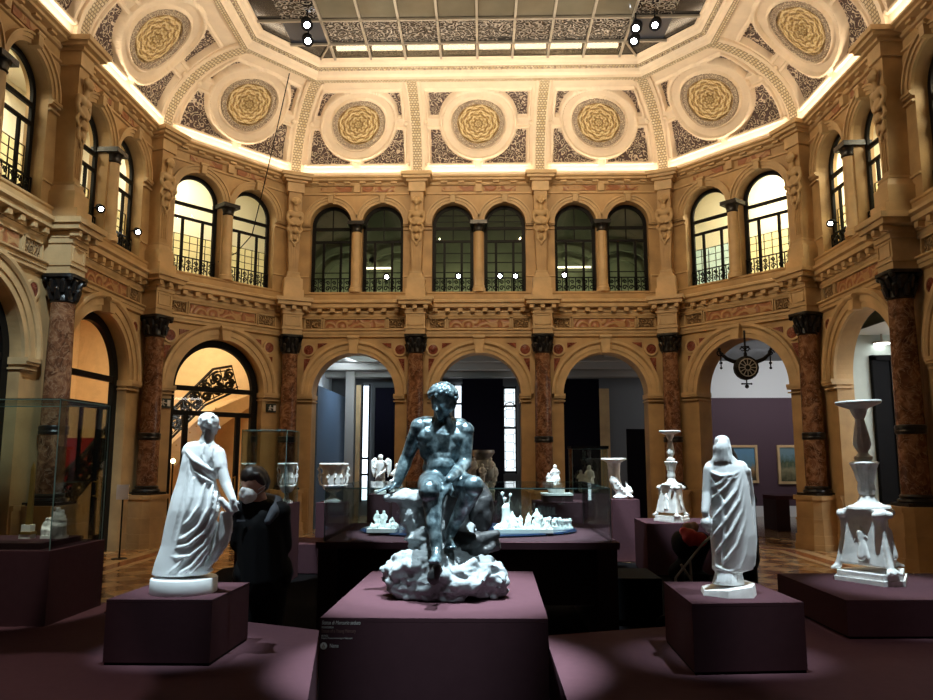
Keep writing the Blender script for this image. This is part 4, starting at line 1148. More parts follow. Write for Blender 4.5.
light('AREA', 'gallery_light', (7.4, 18.4, 3.0), (7.4, 20.2, 4.4), LP['gal'] * .35, (1, 1, 1), 2, 1)

# paintings on the plum wall
def painting(label, px0, px1, py0, py1, canvas, frame=M['stone_pale']):
    a, c = at(px0, py1, YG - .1), at(px1, py0, YG - .1); w_, h = c.x - a.x, c.z - a.z
    t = thing('painting', label, 'painting', ((a.x + c.x) / 2, YG - .045, a.z), group='paintings on the plum gallery wall')
    bm = B()
    for x0, x1, z0, z1 in ((-w_ / 2, w_ / 2, 0, .07), (-w_ / 2, w_ / 2, h - .07, h), (-w_ / 2, -w_ / 2 + .07, .07, h - .07), (w_ / 2 - .07, w_ / 2, .07, h - .07)): box(bm, x0, x1, -.07, 0, z0, z1)
    obj('picture_frame', bm, frame, t)
    bm = B(); box(bm, -w_ / 2 + .06, w_ / 2 - .06, -.03, -.01, .06, h - .06); obj('canvas', bm, canvas, t); return t
painting('framed painting of a town under blue sky, just right of the veiled statue', 730, 757, 445, 483, M['canvas_sky'])
painting('framed dark landscape painting at the right end of the plum wall', 779, 806, 445, 484, M['canvas_green'])
painting('framed painting half hidden behind the veiled head', 700, 717, 446, 483, M['canvas_green'])
# dark plum bench-table in that room
a = at(778, 524, 17.6); c = at(800, 497, 17.6)
t = thing('display_table', 'dark plum display table standing on glossy parquet under the right painting', 'table', (a.x + .3, 18.0, 0))
bm = B(); box(bm, -.32, .75, -.4, .4, .70, .78); obj('tabletop', bm, M['plum'], t)
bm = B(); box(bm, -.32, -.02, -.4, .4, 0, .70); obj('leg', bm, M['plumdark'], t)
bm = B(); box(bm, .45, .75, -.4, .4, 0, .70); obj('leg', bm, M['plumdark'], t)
bm = B(); box(bm, 5.3, 12, 14.9, YG - .1, 0.0, .01); 
bm.free()
panel('floor_gallery', [(4.9, 17.3, .008), (6.9, 15.2, .008), (12, 15.2, .008), (12, YG, .008), (4.9, YG, .008)], M['gallery_floor'])
# hanging iron lantern in the right corner arch
p = at(746, 368, 14.9)
t = thing('hanging_lantern', 'black wrought iron lantern with curled arms hanging in the right corner arch', 'lantern', p)
bm = B(); lathe(bm, [(.02, -.10), (.18, -.09), (.235, -.05), (.235, .05), (.18, .09), (.02, .10)], 16); bm.transform(Matrix.Rotation(PI / 2, 4, 'X')); obj('lantern_body', bm, M['iron'], t)
bm = B()
for j in range(12): a = 2 * PI * j / 12; tube(bm, [(.05 * cos(a), -.105, .05 * sin(a)), (.16 * cos(a), -.10, .16 * sin(a))], .009, 5)
for rr in (.055, .17): tube(bm, [(rr * cos(2 * PI * j / 24), -.105, rr * sin(2 * PI * j / 24)) for j in range(24)], .010, 6, True)
obj('lantern_grille', bm, M['steel'], t)
bm = B(); tube(bm, [(0, 0, .22), (0, 0, .30)], .035, 8); obj('lantern_neck', bm, M['iron'], t)
bm = B(); tube(bm, [(0, 0, .28), (0, 0, .74)], .02, 8); tube(bm, spiral((.05, 0, .36), .05, 1.2, 12), .012, 6); tube(bm, spiral((-.05, 0, .36), .05, 1.2, 12, flip=-1, a0=PI), .012, 6)
tube(bm, [(-.08, 0, .42), (.08, 0, .42)], .014, 6); obj('hanger', bm, M['iron'], t)
for s in (-1, 1):
    bm = B(); tube(bm, [(s * .12, 0, .12), (s * .24, 0, .13), (s * .36, 0, .18), (s * .46, 0, .27), (s * .5, 0, .34)], [.035, .04, .04, .03, .025], 8)
    tube(bm, spiral((s * .5, 0, .30), .07, 1.3, 14, flip=s), .014, 6); tube(bm, [(s * .48, 0, .28), (s * .48, 0, .02)], .012, 6); ico(bm, (s * .48, 0, .0), .03, 1); ico(bm, (s * .48, 0, .1), .035, 1); ico(bm, (s * .5, 0, .37), .035, 1)
    obj('lantern_arm', bm, M['iron'], t, smooth=50)
bm = B(); tube(bm, [(0, 0, -.22), (0, 0, -.34)], .012, 6); ico(bm, (0, 0, -.36), .045, 1); tube(bm, [(-.09, 0, -.31), (.09, 0, -.31)], .014, 6); ico(bm, (-.09, 0, -.31), .022, 1); ico(bm, (.09, 0, -.31), .022, 1); obj('finial', bm, M['iron'], t)

# white corridor behind the right-hand arch
panel('wall_corridor', [(9.0, 8, 0), (9.0, 14.6, 0), (9.0, 14.6, 4.4), (9.0, 8, 4.4)], M['white_paint'])
panel('wall_corridor_end', [(6.95, 14.55, 0), (9.0, 14.55, 0), (9.0, 14.55, 4.4), (6.95, 14.55, 4.4)], M['pale_green'])
panel('ceiling_corridor', [(6.9, 8, 3.95), (9.0, 8, 3.95), (9.0, 14.6, 3.95), (6.9, 14.6, 3.95)], M['white_paint'])
p = baypt(7, 884, 420, 1.6)
bm = B(); wp = BAYS[7].M @ p
da, db = at(880, 430, 14.5).x, at(894, 430, 14.5).x
box(bm, da, db, 14.48, 14.55, 0, 3.45); o = struct('door_4', bm, M['black'])
bm = B(); box(bm, da - .08, da, 14.44, 14.55, 0, 3.52); box(bm, db, db + .08, 14.44, 14.55, 0, 3.52); box(bm, da - .08, db + .08, 14.44, 14.55, 3.45, 3.55); obj('door_frame', bm, M['black'], o)
wp = atz(882, 345, 3.74)
t = thing('ceiling_lamp', 'bright round ceiling lamp seen through the right-hand arch', 'lamp', (wp.x, wp.y, 3.80))
bm = B(); lathe(bm, [(.16, -.03), (.16, 0), (.02, .02), (.02, .15)], 24); obj('rim', bm, M['steel'], t)
bm = B(); lathe(bm, [(.05, -.06), (.13, -.045), (.14, -.03)], 24); obj('diffuser', bm, M['lamp_soft'], t)
light('AREA', 'corridor_light', (8.0, 12.2, 3.85), (8.0, 12.2, 0), LP['corr'], (.98, 1, .98), 1.2, 3)

# ------------------------------------------------------------------ small fittings on the walls
def exit_sign(k, px, py, label):
    p = baypt(k, px, py, -.04); t = thing('exit_sign', label, 'sign', mat=BAYS[k].M @ Matrix.Translation((p.x, -.03, p.z)))
    bm = B(); box(bm, -.12, .12, -.015, .03, -.09, .09); obj('sign_plate', bm, M['sign'], t)
    bm = B(); box(bm, .045, .105, -.018, -.014, -.06, .06); ico(bm, (-.035, -.016, .045), .016, 1)
    tube(bm, [(-.035, -.016, .03), (-.045, -.016, -.01), (-.075, -.016, -.05)], .009, 5); tube(bm, [(-.045, -.016, -.01), (-.015, -.016, -.055)], .009, 5); tube(bm, [(-.075, -.016, .01), (-.037, -.016, .022), (0, -.016, .0)], .008, 5)
    tube(bm, [(.0, -.016, .0), (.04, -.016, .0)], .007, 5)
    obj('running_man_symbol', bm, M['text'], t)
exit_sign(2, 165, 403, 'small dark exit sign on the pier left of the glazed arch with the balustrade')
exit_sign(2, 271.5, 408, 'small dark exit sign on the pier right of the glazed arch with the balustrade')
p = at(120, 545, 12.6); p.z = 0
t = thing('info_stand', 'small card on a thin black post before the left corner pier', 'sign stand', (p.x, p.y, 0))
ps = at(121, 492, p.y)
bm = B(); lathe(bm, [(.12, 0), (.12, .015), (.02, .02)], 16); tube(bm, [(0, 0, 0), (.0, 0, ps.z)], .014, 8); obj('post', bm, M['iron'], t)
bm = B(); box(bm, -.10, .10, -.03, -.012, ps.z - .12, ps.z + .12); obj('card', bm, M['paper'], t)

def projector(label, pos, aim, size=1.0, cat='spotlight', group=None, mount=None):
    q = (Vector(aim) - Vector(pos)).to_track_quat('-Z', 'Y')
    t = thing('spotlight', label, cat, pos, group=group)
    m = q.to_matrix().to_4x4()
    bm = B(); lathe(bm, [(.05 * size, .20 * size), (.065 * size, .18 * size), (.065 * size, .02 * size), (.072 * size, -.01)], 16); bm.transform(m); hs_ = obj('housing', bm, M['black'], t, smooth=40)
    bm = B(); lathe(bm, [(.001, -.012), (.036 * size, -.012), (.036 * size, .0)], 16, cap=False); bm.transform(m); obj('lens', bm, M['lamp_white'], hs_)
    bm = B(); e = Vector(mount) if mount else Vector((0, 0, .3)); tube(bm, [m @ Vector((0, 0, .1 * size)), e * .5 + Vector((0, 0, .02)), e], .014, 6); obj('bracket', bm, M['black'], t)
    return t
AIM = (-.2, 4.3, 1.3)
for j, (px, py, w_) in enumerate(((307, 25, 'left cluster, upper one'), (308, 41, 'left cluster, lower one with a looped cable'), (634, 41, 'right cluster, lowest of three'), (636, 28, 'right cluster, upper left of three'), (655, 25, 'right cluster, far right of three'))):
    p = atz(px, py, 9.42)
    projector('bright white projector hanging under the skylight, ' + w_, p, AIM, 1.5, group='projectors under the skylight', mount=(0, 0, .30))
for k, px, py, w_ in ((1, 101, 209, 'left wall, nearer of the two on the railing'), (1, 138, 232, 'left wall, farther of the two by the corner'), (3, 386.7, 277, 'dark window left of the middle pair'), (4, 458.4, 276, 'left window of the middle pair'), (4, 500, 276, 'right window of the middle pair, left one'), (4, 515.4, 276, 'right window of the middle pair, right one'), (5, 564.3, 275, 'dark window right of the middle pair'), (7, 830.5, 223.5, 'right wall upper window')):
    p = BAYS[k].M @ baypt(k, px, py, -.02); nb = BAYS[k].n
    projector('small spotlight on the window railing, ' + w_, p, AIM, 1.0 if k not in (3, 4, 5) else 1.15, group='spotlights on the upper window railings', mount=(nb.x * .14, nb.y * .14, .02))
# thin cable from the skylight to the window railing
a = atz(292, 62, 9.70); c = BAYS[2].M @ baypt(2, 252, 235, -.15); d = BAYS[2].M @ baypt(2, 218, 262, .05); e = BAYS[2].M @ baypt(2, 236, 253, -.1)
bm = B(); tube(bm, [a, a.lerp(c, .33) + Vector((0, 0, -.05)), a.lerp(c, .66) + Vector((0, 0, -.06)), c, e, d], .012, 6)
o = tag(obj('hanging_cable', bm, M['iron']), 'thin black cable hanging from the skylight to the lit left window', 'cable')
recenter(o, a)
# ------------------------------------------------------------------ plinths and platforms
ZP = 0.50
def plinth(name, label, poly, z0, z1, cat='plinth', mat='plum', group=None, skirt=True):
    c = Vector((sum(p[0] for p in poly) / len(poly), sum(p[1] for p in poly) / len(poly), z0))
    t = thing(name, label, cat, c, group=group)
    P = [(p[0] - c.x, p[1] - c.y) for p in poly]
    bm = B(); prism(bm, P, 0.015 if skirt else 0, z1 - z0 - .018)
    o = obj('plinth_body', bm, M[mat], t)
    Q = [(x * .985, y * .985) for x, y in P]
    bm = B(); prism(bm, P, z1 - z0 - .0165, z1 - z0); obj('top_board', bm, M[mat], t)
    if skirt:
        bm = B(); prism(bm, Q, 0, 0.015); obj('shadow_gap', bm, M['black'], t)
    return t
plinth('exhibition_platform', 'wide plum platform on the left under the draped statue and the glass case', [(-5.2, 2.4), (-.80, 2.4), (-.80, 3.6), (-1.084, 5.209), (-1.625, 5.453), (-2.776, 5.721), (-2.93, 6.15), (-5.2, 6.15)], .012, ZP, 'platform')
plinth('exhibition_platform', 'wide plum platform on the right under the veiled statue and large candelabrum', [(.385, 2.4), (4.8, 2.4), (4.8, 6.4), (2.2, 6.4), (2.06, 5.75), (1.216, 5.367), (.408, 5.086), (.39, 4.766)], .012, ZP, 'platform')
plinth('statue_plinth', 'plum plinth under the white draped statue at left', [(-2.085, 4.324), (-1.496, 4.322), (-1.472, 4.92), (-2.06, 4.93)], ZP, .848)
plinth('statue_plinth', 'plum plinth under the white veiled statue at right', [(1.098, 4.20), (1.705, 4.255), (1.672, 4.93), (1.12, 4.93)], ZP, .860)
BZ = .907
bp_ = plinth('statue_plinth', 'tall dark plum plinth under the seated bronze man, lettered on its front', [(-.739, 3.566), (.288, 3.566), (.310, 5.02), (-.712, 4.995)], .012, BZ)
plinth('candelabrum_stand', 'low broad plum stand under the large white candelabrum', [(2.28, 5.03), (4.3, 5.10), (4.3, 6.2), (2.28, 6.17)], ZP, .735)
plinth('candelabrum_stand', 'plum stand under the smaller white candelabrum further back', [(2.26, 10.87), (3.6, 10.90), (3.6, 11.95), (2.29, 11.9)], .013, .72)
a, c = atz(613, 628, 0), atz(664, 628, 0)
bm = B(); obox(bm, -.24, .24, -.35, .35, .06, .45); 
t = thing('bench', 'low black bench beside the stand of the smaller candelabrum', 'bench', ((a.x + c.x) / 2, 8.05, .012))
obj('seat_block', bm, M['black'], t); bm = B(); box(bm, -.21, .21, -.32, .32, 0, .06); obj('recessed_foot', bm, M['iron'], t)

# lettering on the front of the bronze's plinth
def lettering(name, txt, x, z, size, mat, parent, yloc, width, it=0.0):
    cu = bpy.data.curves.new('txt', 'FONT'); cu.body = txt; cu.size = size; cu.shear = it; cu.extrude = 0
    o = bpy.data.objects.new('txt', cu); COL.objects.link(o)
    dg = bpy.context.evaluated_depsgraph_get(); dg.update()
    me = bpy.data.meshes.new_from_object(o.evaluated_get(dg)); bpy.data.objects.remove(o)
    me.materials.clear(); me.materials.append(mat)
    wx = max(v.co.x for v in me.vertices); me.transform(Matrix.Diagonal((width / wx, 1, 1, 1)))
    me.transform(Matrix.Translation((x, yloc, z)) @ Matrix.Rotation(PI / 2, 4, 'X'))
    return link(bpy.data.objects.new(name, me), parent)
bl = bp_.location
def fx(px): return at(px, 630, 3.565).x - bl.x
def fz(py): return at(340, py, 3.565).z - bl.z
yl = 3.566 - bl.y - .0003
lettering('title_lettering', 'Statua di Mercurio seduto', fx(321.5), fz(624.5), .024, M['text'], bp_, yl, .175, .25)
lettering('caption_lettering', 'FONDERIA', fx(321.5), fz(628.4), .012, M['text'], bp_, yl, .055)
lettering('caption_lettering', 'Statue of a Young Mercury', fx(321.5), fz(632.6), .022, M['textdim'], bp_, yl, .155)
lettering('caption_lettering', 'BRONZO', fx(321.5), fz(636.6), .010, M['text'], bp_, yl, .03)
lettering('caption_lettering', 'Napoli, Museo Archeologico Nazionale', fx(321.5), fz(639.0), .011, M['text'], bp_, yl, .14)
lettering('guide_lettering', 'Name', fx(330), fz(647.6), .024, M['text'], bp_, yl, .04)
bm = B(); lathe(bm, [(.0, 0), (.0155, 0), (.0155, .0002), (.0, .0002)], 24, cap=False); bm.transform(Matrix.Translation((fx(324), yl, fz(646))) @ Matrix.Rotation(PI / 2, 4, 'X')); obj('audio_guide_disc', bm, M['text'], bp_)
bm = B(); tube(bm, [(fx(324) - .005, yl - .0002, fz(646) - .006), (fx(324) + .0, yl - .0002, fz(646) + .008), (fx(324) + .005, yl - .0002, fz(646) - .004)], .0013, 5); obj('audio_guide_symbol', bm, M['textdim'], bp_)

# ------------------------------------------------------------------ figure helpers
def hand(s, wrist, direction, palm_n, size, curl=.5, side=1):
    """palm, four unequal bent fingers and a thumb from the side of the palm"""
    w = Vector(wrist); d = Vector(direction).normalized(); n = Vector(palm_n); n = (n - d * n.dot(d)).normalized(); a = d.cross(n) * side
    L = size; pc = w + d * L * .48
    for e in (-.15, -.05, .05, .15): s.cap(w + a * e * L * .6, w + d * L * .48 + a * e * L * 1.15, L * .085, L * .075, 8)
    for e, ln in ((-.17, .36), (-.055, .44), (.055, .47), (.17, .42)):
        p0 = w + d * L * .48 + a * e * L; p1 = p0 + (d + n * curl * .5).normalized() * ln * L * .5; p2 = p1 + (d + n * curl * 1.5).normalized() * ln * L * .32; p3 = p2 + (d + n * curl * 2.5).normalized() * ln * L * .25
        s.tube([p0, p1, p2, p3], [L * .062, L * .056, L * .050, L * .042])
    t0 = w + d * L * .14 + a * L * .15; t1 = t0 + (d * .7 + a * .75 + n * .3).normalized() * L * .24; t2 = t1 + (d + a * .15 + n * .4).normalized() * L * .2
    s.tube([t0, t1, t2], [L * .075, L * .065, L * .05])
def foot(s, ankle, direction, size, toes=True):
    an = Vector(ankle); d = Vector(direction); d.z = 0; d.normalize(); a = Vector((-d.y, d.x, 0)); L = size
    heel = an - d * L * .14 + Vector((0, 0, -L * .22)); ball = an + d * L * .52 + Vector((0, 0, -L * .27))
    s.ball(heel, L * .13); s.cap(an, an + d * L * .2 + Vector((0, 0, -L * .12)), L * .13, L * .14)
    for e in (-1, 0, 1): s.cap(heel + a * e * L * .03, ball + a * e * L * .10, L * .11, L * .085); s.cap(an + Vector((0, 0, -.05 * L)), ball + a * e * L * .08 + Vector((0, 0, .03 * L)), L * .11, L * .07)
    if toes:
        for j, e in enumerate((-.15, -.085, -.02, .05, .12)):
            p = ball + a * e * L; ln = (.17, .2, .22, .21, .25)[j] * L; s.cap(p, p + d * ln, L * .05, L * (.038 if j < 4 else .055), 8)
def face_head(s, c, look, up, size, hairless=True):
    """skull, brow, nose, lips, chin, ears; size = chin to crown"""
    c = Vector(c); f = Vector(look).normalized(); u = Vector(up); u = (u - f * u.dot(f)).normalized(); r = f.cross(u)
    H = size
    def P(x, y, z): return c + r * (x * H) + f * (y * H) + u * (z * H)
    s.ball(P(0, -.06, .10), H * .40, (1, 1, 1)); s.ball(P(0, .06, .12), H * .36); s.cap(P(0, .06, -.05), P(0, .14, -.32), H * .31, H * .17)
    for x in (-1, 1):
        s.ball(P(x * .17, .13, -.12), H * .17); s.cap(P(x * .04, .36, .06), P(x * .2, .29, .05), H * .06, H * .06, 8)
        s.ball(P(x * .14, .30, -.02), H * .058); s.ball(P(x * .40, -.05, -.04), H * .06, (.6, 1, 1.5)); s.ball(P(x * .41, -.07, .0), H * .05)
        s.cap(P(x * .12, .12, -.3), P(x * .32, -.02, -.15), H * .10, H * .10)
    s.tube([P(0, .38, .05), P(0, .44, -.06), P(0, .50, -.15), P(0, .42, -.17)], [H * .04, H * .045, H * .06, H * .05])
    for x in (-1, 1): s.ball(P(x * .05, .41, -.16), H * .04)
    s.cap(P(-.08, .36, -.25), P(.08, .36, -.25), H * .035, H * .035, 8); s.cap(P(-.07, .35, -.305), P(.07, .35, -.305), H * .038, H * .038, 8); s.ball(P(0, .30, -.42), H * .09)
    return P

# ------------------------------------------------------------------ the seated bronze man on his rock
YB = 4.2; kB = YB / 763
t = thing('seated_bronze_statue', 'dark green bronze statue of a seated nude youth on a pale rock', 'statue', (at(444, 580, YB).x, YB, BZ))
org = t.location.copy()
def bl_(px, py, dy=0.0): return at(px, py, YB + dy) - org
s = Sculpt()
# legs
hipR, hipL = bl_(433, 483, .06), bl_(451, 484, .06)
knR, knL = bl_(429.5, 489, -.30), bl_(474, 486, -.20)
anR, anL = bl_(437, 549, -.36), bl_(449, 536, -.06)
s.cap(hipR, knR, .082, .056).cap(hipL, knL, .082, .054)
s.ball(knR + Vector((0, -.012, -.01)), .056, (1, .95, 1.1)).ball(knL + Vector((0, -.012, 0)), .054, (1, .95, 1.05))
m_ = knR.lerp(anR, .3) + Vector((.004, .03, 0)); s.cap(knR, m_, .05, .05).cap(m_, knR.lerp(anR, .62), .05, .04).cap(knR.lerp(anR, .6), anR, .04, .029)
m_ = knL.lerp(anL, .3) + Vector((0, .035, 0)); s.cap(knL, m_, .05, .05).cap(m_, knL.lerp(anL, .62), .05, .039).cap(knL.lerp(anL, .6), anL, .039, .028)
s.cap(knR, anR, .032, .024).cap(knL, anL, .032, .024)
foot(s, anR, (-.05, -1, 0), .165); foot(s, anL, (.12, -1, 0), .165)
# pelvis and torso leaning forward a little
s.ball(bl_(441, 481, .10), .12, (1.05, .8, .75)); s.ball(bl_(432, 484, .1), .085); s.ball(bl_(452, 484, .1), .085)
s.cap(bl_(441, 474, .08), bl_(441, 459, .06), .098, .092); s.ball(bl_(433, 468, .07), .062, (1, 1, 1.2)); s.ball(bl_(450, 468, .07), .062, (1, 1, 1.2))
s.ball(bl_(441, 466, .015), .075, (1.1, .8, 1.0))
s.ball(bl_(442, 446, .06), .115, (1.16, .8, 1.15)); s.ball(bl_(442, 436, .07), .11, (1.3, .72, .9))
s.ball(bl_(431, 437, .02), .066, (1.2, .62, .85)); s.ball(bl_(454, 438, .02), .066, (1.2, .62, .85))     # pectorals
for j, py in enumerate((450, 456, 462)):
    for px in (437, 446): s.ball(bl_(px, py, -.015 - .004 * j), .026, (1.1, .6, .9))
s.cap(bl_(424, 425, .08), bl_(460, 427, .08), .052, .052)
shR, shL = bl_(419.5, 427, .05), bl_(465, 431, .04)
s.ball(shR, .054).ball(shL, .054); s.cap(bl_(443, 424, .08), shR, .05, .045).cap(bl_(443, 424, .08), shL, .05, .045)
s.cap(bl_(443, 428, .08), bl_(443, 408, .04), .054, .05); s.cap(bl_(434, 430, .0), bl_(441, 412, .01), .018, .02); s.cap(bl_(452, 430, .0), bl_(446, 412, .01), .018, .02)
# arms
elR, wrR = bl_(407, 457, .10), bl_(397, 484, .06)
s.cap(shR, shR.lerp(elR, .5), .05, .043).cap(shR.lerp(elR, .5), elR, .043, .036); m_ = elR.lerp(wrR, .3); s.cap(elR, m_, .037, .039).cap(m_, wrR, .039, .025)
hand(s, wrR, (-.85, -.25, -.30), (0, 0, -1), .13, .12, 1)
elL, wrL = bl_(465, 464, .02), bl_(449, 480, -.24)
s.cap(shL, shL.lerp(elL, .5), .05, .043).cap(shL.lerp(elL, .5), elL, .043, .037); m_ = elL.lerp(wrL, .3); s.cap(elL, m_, .038, .039).cap(m_, wrL, .039, .025)
hand(s, wrL, (-.45, -.35, -.75), (0, .4, -.4), .135, .5, 1)
# head, bowed and turned to its right
hc = bl_(443, 401.5, -.005)
P = face_head(s, hc, (-.36, -.86, -.34), (-.03, -.25, 1), .178)
s.build('body', M['bronze'], t, .0062, 3)
s = Sculpt(); s.ball(P(0, -.04, .20), .178 * .40)
random.seed(3)
for j in range(230):
    a = random.uniform(0, 2 * PI); z = random.uniform(-.35, 1.0)
    q = Vector((sqrt(max(0, 1 - z * z)) * cos(a), sqrt(max(0, 1 - z * z)) * sin(a), z))
    if q.y > .62 and z < .38: continue
    if q.y > .2 and z < .0: continue
    if z < -.1 and q.y > -.2: continue
    s.ball(P(q.x * .435, q.y * .44 - .03, q.z * .40 + .15), random.uniform(.011, .0165), sub=1)
s.build('curly_hair', M['bronze'], t, .005, 1)
# the rock
def rocky(s_, c, r, sc, seed, amp=.22, freq=2.2):
    bm = s_.bm; nb_ = len(bm.verts)
    s_.ball(c, 1.0, (1, 1, 1), sub=4)
    c = Vector(c)
    for v in list(bm.verts)[nb_:]:
        d = v.co - c; n_ = mnoise.noise(d * freq + Vector((seed, seed * 2, 0))) + .5 * mnoise.noise(d * freq * 2.3 + Vector((seed * 3, 0, seed)))
        v.co = c + Vector((d.x * sc[0], d.y * sc[1], d.z * sc[2])) * r * (1 + amp * n_)
s = Sculpt()
rocky(s, bl_(444, 572, -.02), .2, (1.48, 1.15, .62), 1.3, .3); rocky(s, bl_(416, 575, -.10), .15, (1.15, 1.0, .75), 4.1, .35); rocky(s, bl_(472, 577, -.12), .15, (1.1, .9, .62), 7.7, .35)
rocky(s, bl_(446, 582, -.18), .14, (1.7, .7, .62), 3.3, .35); rocky(s, bl_(405, 586, -.12), .085, (1.0, 1.0, 1.0), 9.3, .3); rocky(s, bl_(489, 584, -.1), .085, (1.0, 1.0, .9), 11.3, .3)
rocky(s, bl_(444, 545, .10), .17, (1.1, .9, .9), 2.2, .3)
# pillar rising to the seat, wide ledge under the hand
s.tube([bl_(424, 556, .06), bl_(418, 530, .08), bl_(411, 510, .08), bl_(406, 499, .06)], [.085, .072, .075, .06])
s.tube([bl_(398, 497.5, .05), bl_(416, 498, .04), bl_(436, 498, .06)], [.036, .045, .05])
s.tube([bl_(436, 502, .08), bl_(446, 501, .02), bl_(462, 500, .1)], [.06, .075, .07]); s.tube([bl_(446, 505, .08), bl_(446, 545, .10)], [.12, .13])
s.tube([bl_(386, 497, .03), bl_(398, 497.5, .04), bl_(414, 498, .04)], [.02, .03, .04])
zmin = 0.0
ro = s.build('rock', M['rock'], t, .0075, 3)
ro.data.update()
def ridge(p): return 1 - abs(mnoise.noise(p)) * 2.2
co_ = []
for v in ro.data.vertices:
    c_ = v.co; w_ = Vector((c_.x * 5 + c_.z * 2.5, c_.y * 5, c_.z * 9 - c_.x * 2.2)); low = max(0, min(1, (.42 - c_.z) / .15))
    n_ = .030 * (ridge(w_ + Vector((3.1, 0, 0))) - .5) + .012 * (ridge(w_ * 2.3) - .5) + .005 * mnoise.noise(c_ * 40)
    co_.append(c_ + v.normal * n_ * (.35 + .65 * low))
for v, c_ in zip(ro.data.vertices, co_): v.co = c_ if c_.z > .001 else Vector((c_.x, c_.y, .001))
s = Sculpt(); rocky(s, bl_(476, 545, .02), .1, (1.25, .9, .62), 5.1, .35); rocky(s, bl_(484, 540, .04), .07, (1.2, .9, .55), 6.1, .35); rocky(s, bl_(476, 510, .20), .11, (.9, .8, 1.5), 8.8, .2)
s.tube([bl_(458, 536, .0), bl_(476, 540, -.05), bl_(496, 534, .0)], [.03, .04, .025])
s.build('dark_rock', M['rockdark'], t, .01, 2)
# shaded hollow under the raised foot, put in as dark-coloured lumps
s = Sculpt(); s.ball(bl_(433.5, 577, -.345), .034, (1, .6, 1.25)).ball(bl_(437, 570, -.33), .03); s.build('foot_hollow', M['rockdark'], ro, .008, 1)

# ------------------------------------------------------------------ draped figures
class Draped:
    def __init__(s, Y, rows, org, n=40):
        s.Y = Y; s.k = Y / 763; s.rows = rows; s.org = Vector(org); s.S = Sculpt(); rings = []
        for py, xl, xr, dr, dy in sorted(rows, key=lambda r: -r[0]):
            c = at((xl + xr) / 2, py, Y + dy) - s.org; a = (xr - xl) / 2 * s.k; b_ = a * dr
            rings.append([(c.x + a * cos(2 * PI * j / n), c.y + b_ * sin(2 * PI * j / n), c.z) for j in range(n)])
        s.S.loft(rings)
    def surf(s, px, py, inset=0.0):
        R = sorted(s.rows, key=lambda r: r[0])
        if py <= R[0][0]: r = R[0]
        elif py >= R[-1][0]: r = R[-1]
        else:
            for q0, q1 in zip(R, R[1:]):
                if q0[0] <= py <= q1[0]:
                    f = (py - q0[0]) / (q1[0] - q0[0]); r = [q0[j] * (1 - f) + q1[j] * f for j in range(5)]; break
        xc = (r[1] + r[2]) / 2; a = (r[2] - r[1]) / 2; u = max(-.985, min(.985, (px - xc) / a))
        y = s.Y + r[4] - a * s.k * r[3] * sqrt(1 - u * u) + inset
        return at(px, py, y) - s.org
    def fold(s, pts, rad, inset=0.0):
        P = []
        for (x0, y0), (x1, y1) in zip(pts, pts[1:]):
            for j in range(4): P.append((x0 + (x1 - x0) * j / 4, y0 + (y1 - y0) * j / 4))
        P.append(pts[-1]); n = len(P) - 1
        R = [rad * (.45 + .55 * sin(PI * (.12 + .76 * j / n))) for j in range(n + 1)]
        s.S.tube([s.surf(x, y, inset) for x, y in P], R)

# left statue, seen from behind
YL = 4.58
base = at(184, 585, YL)
t = thing('draped_statue', 'white plaster statue of a draped figure seen from behind, on the left plinth', 'statue', (base.x, YL, .848))
o_ = t.location.copy()
rows = [(574, 153, 207, .75, .0), (562, 156, 209, .72, .0), (545, 162, 211, .66, -.01), (528, 165, 214, .62, -.01), (510, 169, 220, .60, -.01), (497, 172, 221, .60, 0), (485, 176, 217, .58, .0), (472, 179.5, 214, .56, .0), (462, 181.5, 216, .55, .0), (453, 183, 219, .52, .01), (446, 187, 217, .5, .01), (441, 194, 214, .5, .01)]
D = Draped(YL, rows, o_)
for f_, r_ in (([(186, 450), (180, 480), (172, 515), (164, 550)], .014), ([(190, 458), (184, 490), (177, 520), (170, 552)], .013), ([(188, 456), (190, 475), (187, 505), (178, 540), (174, 553)], .012),
    ([(185, 449), (194, 460), (206, 468), (216, 474)], .017), ([(187, 455), (197, 465), (208, 472), (217, 478)], .012), ([(196, 472), (203, 478), (213, 483)], .010),
    ([(213, 486), (209, 508), (199, 526), (186, 537), (176, 541)], .013), ([(217, 492), (214, 514), (203, 533), (189, 545), (177, 548)], .013), ([(205, 484), (200, 505), (190, 520), (181, 527)], .012),
    ([(194, 478), (191, 498), (186, 514)], .010), ([(163, 553), (176, 558), (190, 556), (203, 545), (212, 528), (219, 506)], .011),
    ([(214, 528), (206, 548), (192, 566), (180, 573)], .012), ([(217, 522), (211, 545), (200, 564), (190, 575)], .012), ([(170, 560), (166, 568), (160, 575)], .011), ([(183, 559), (177, 567), (168, 574)], .010), ([(200, 556), (190, 568), (182, 575)], .011),
    ([(204, 444), (202, 455), (206, 466)], .008), ([(212, 447), (211, 458), (214, 467)], .009)):
    D.fold(f_, r_, -.002)
s = D.S
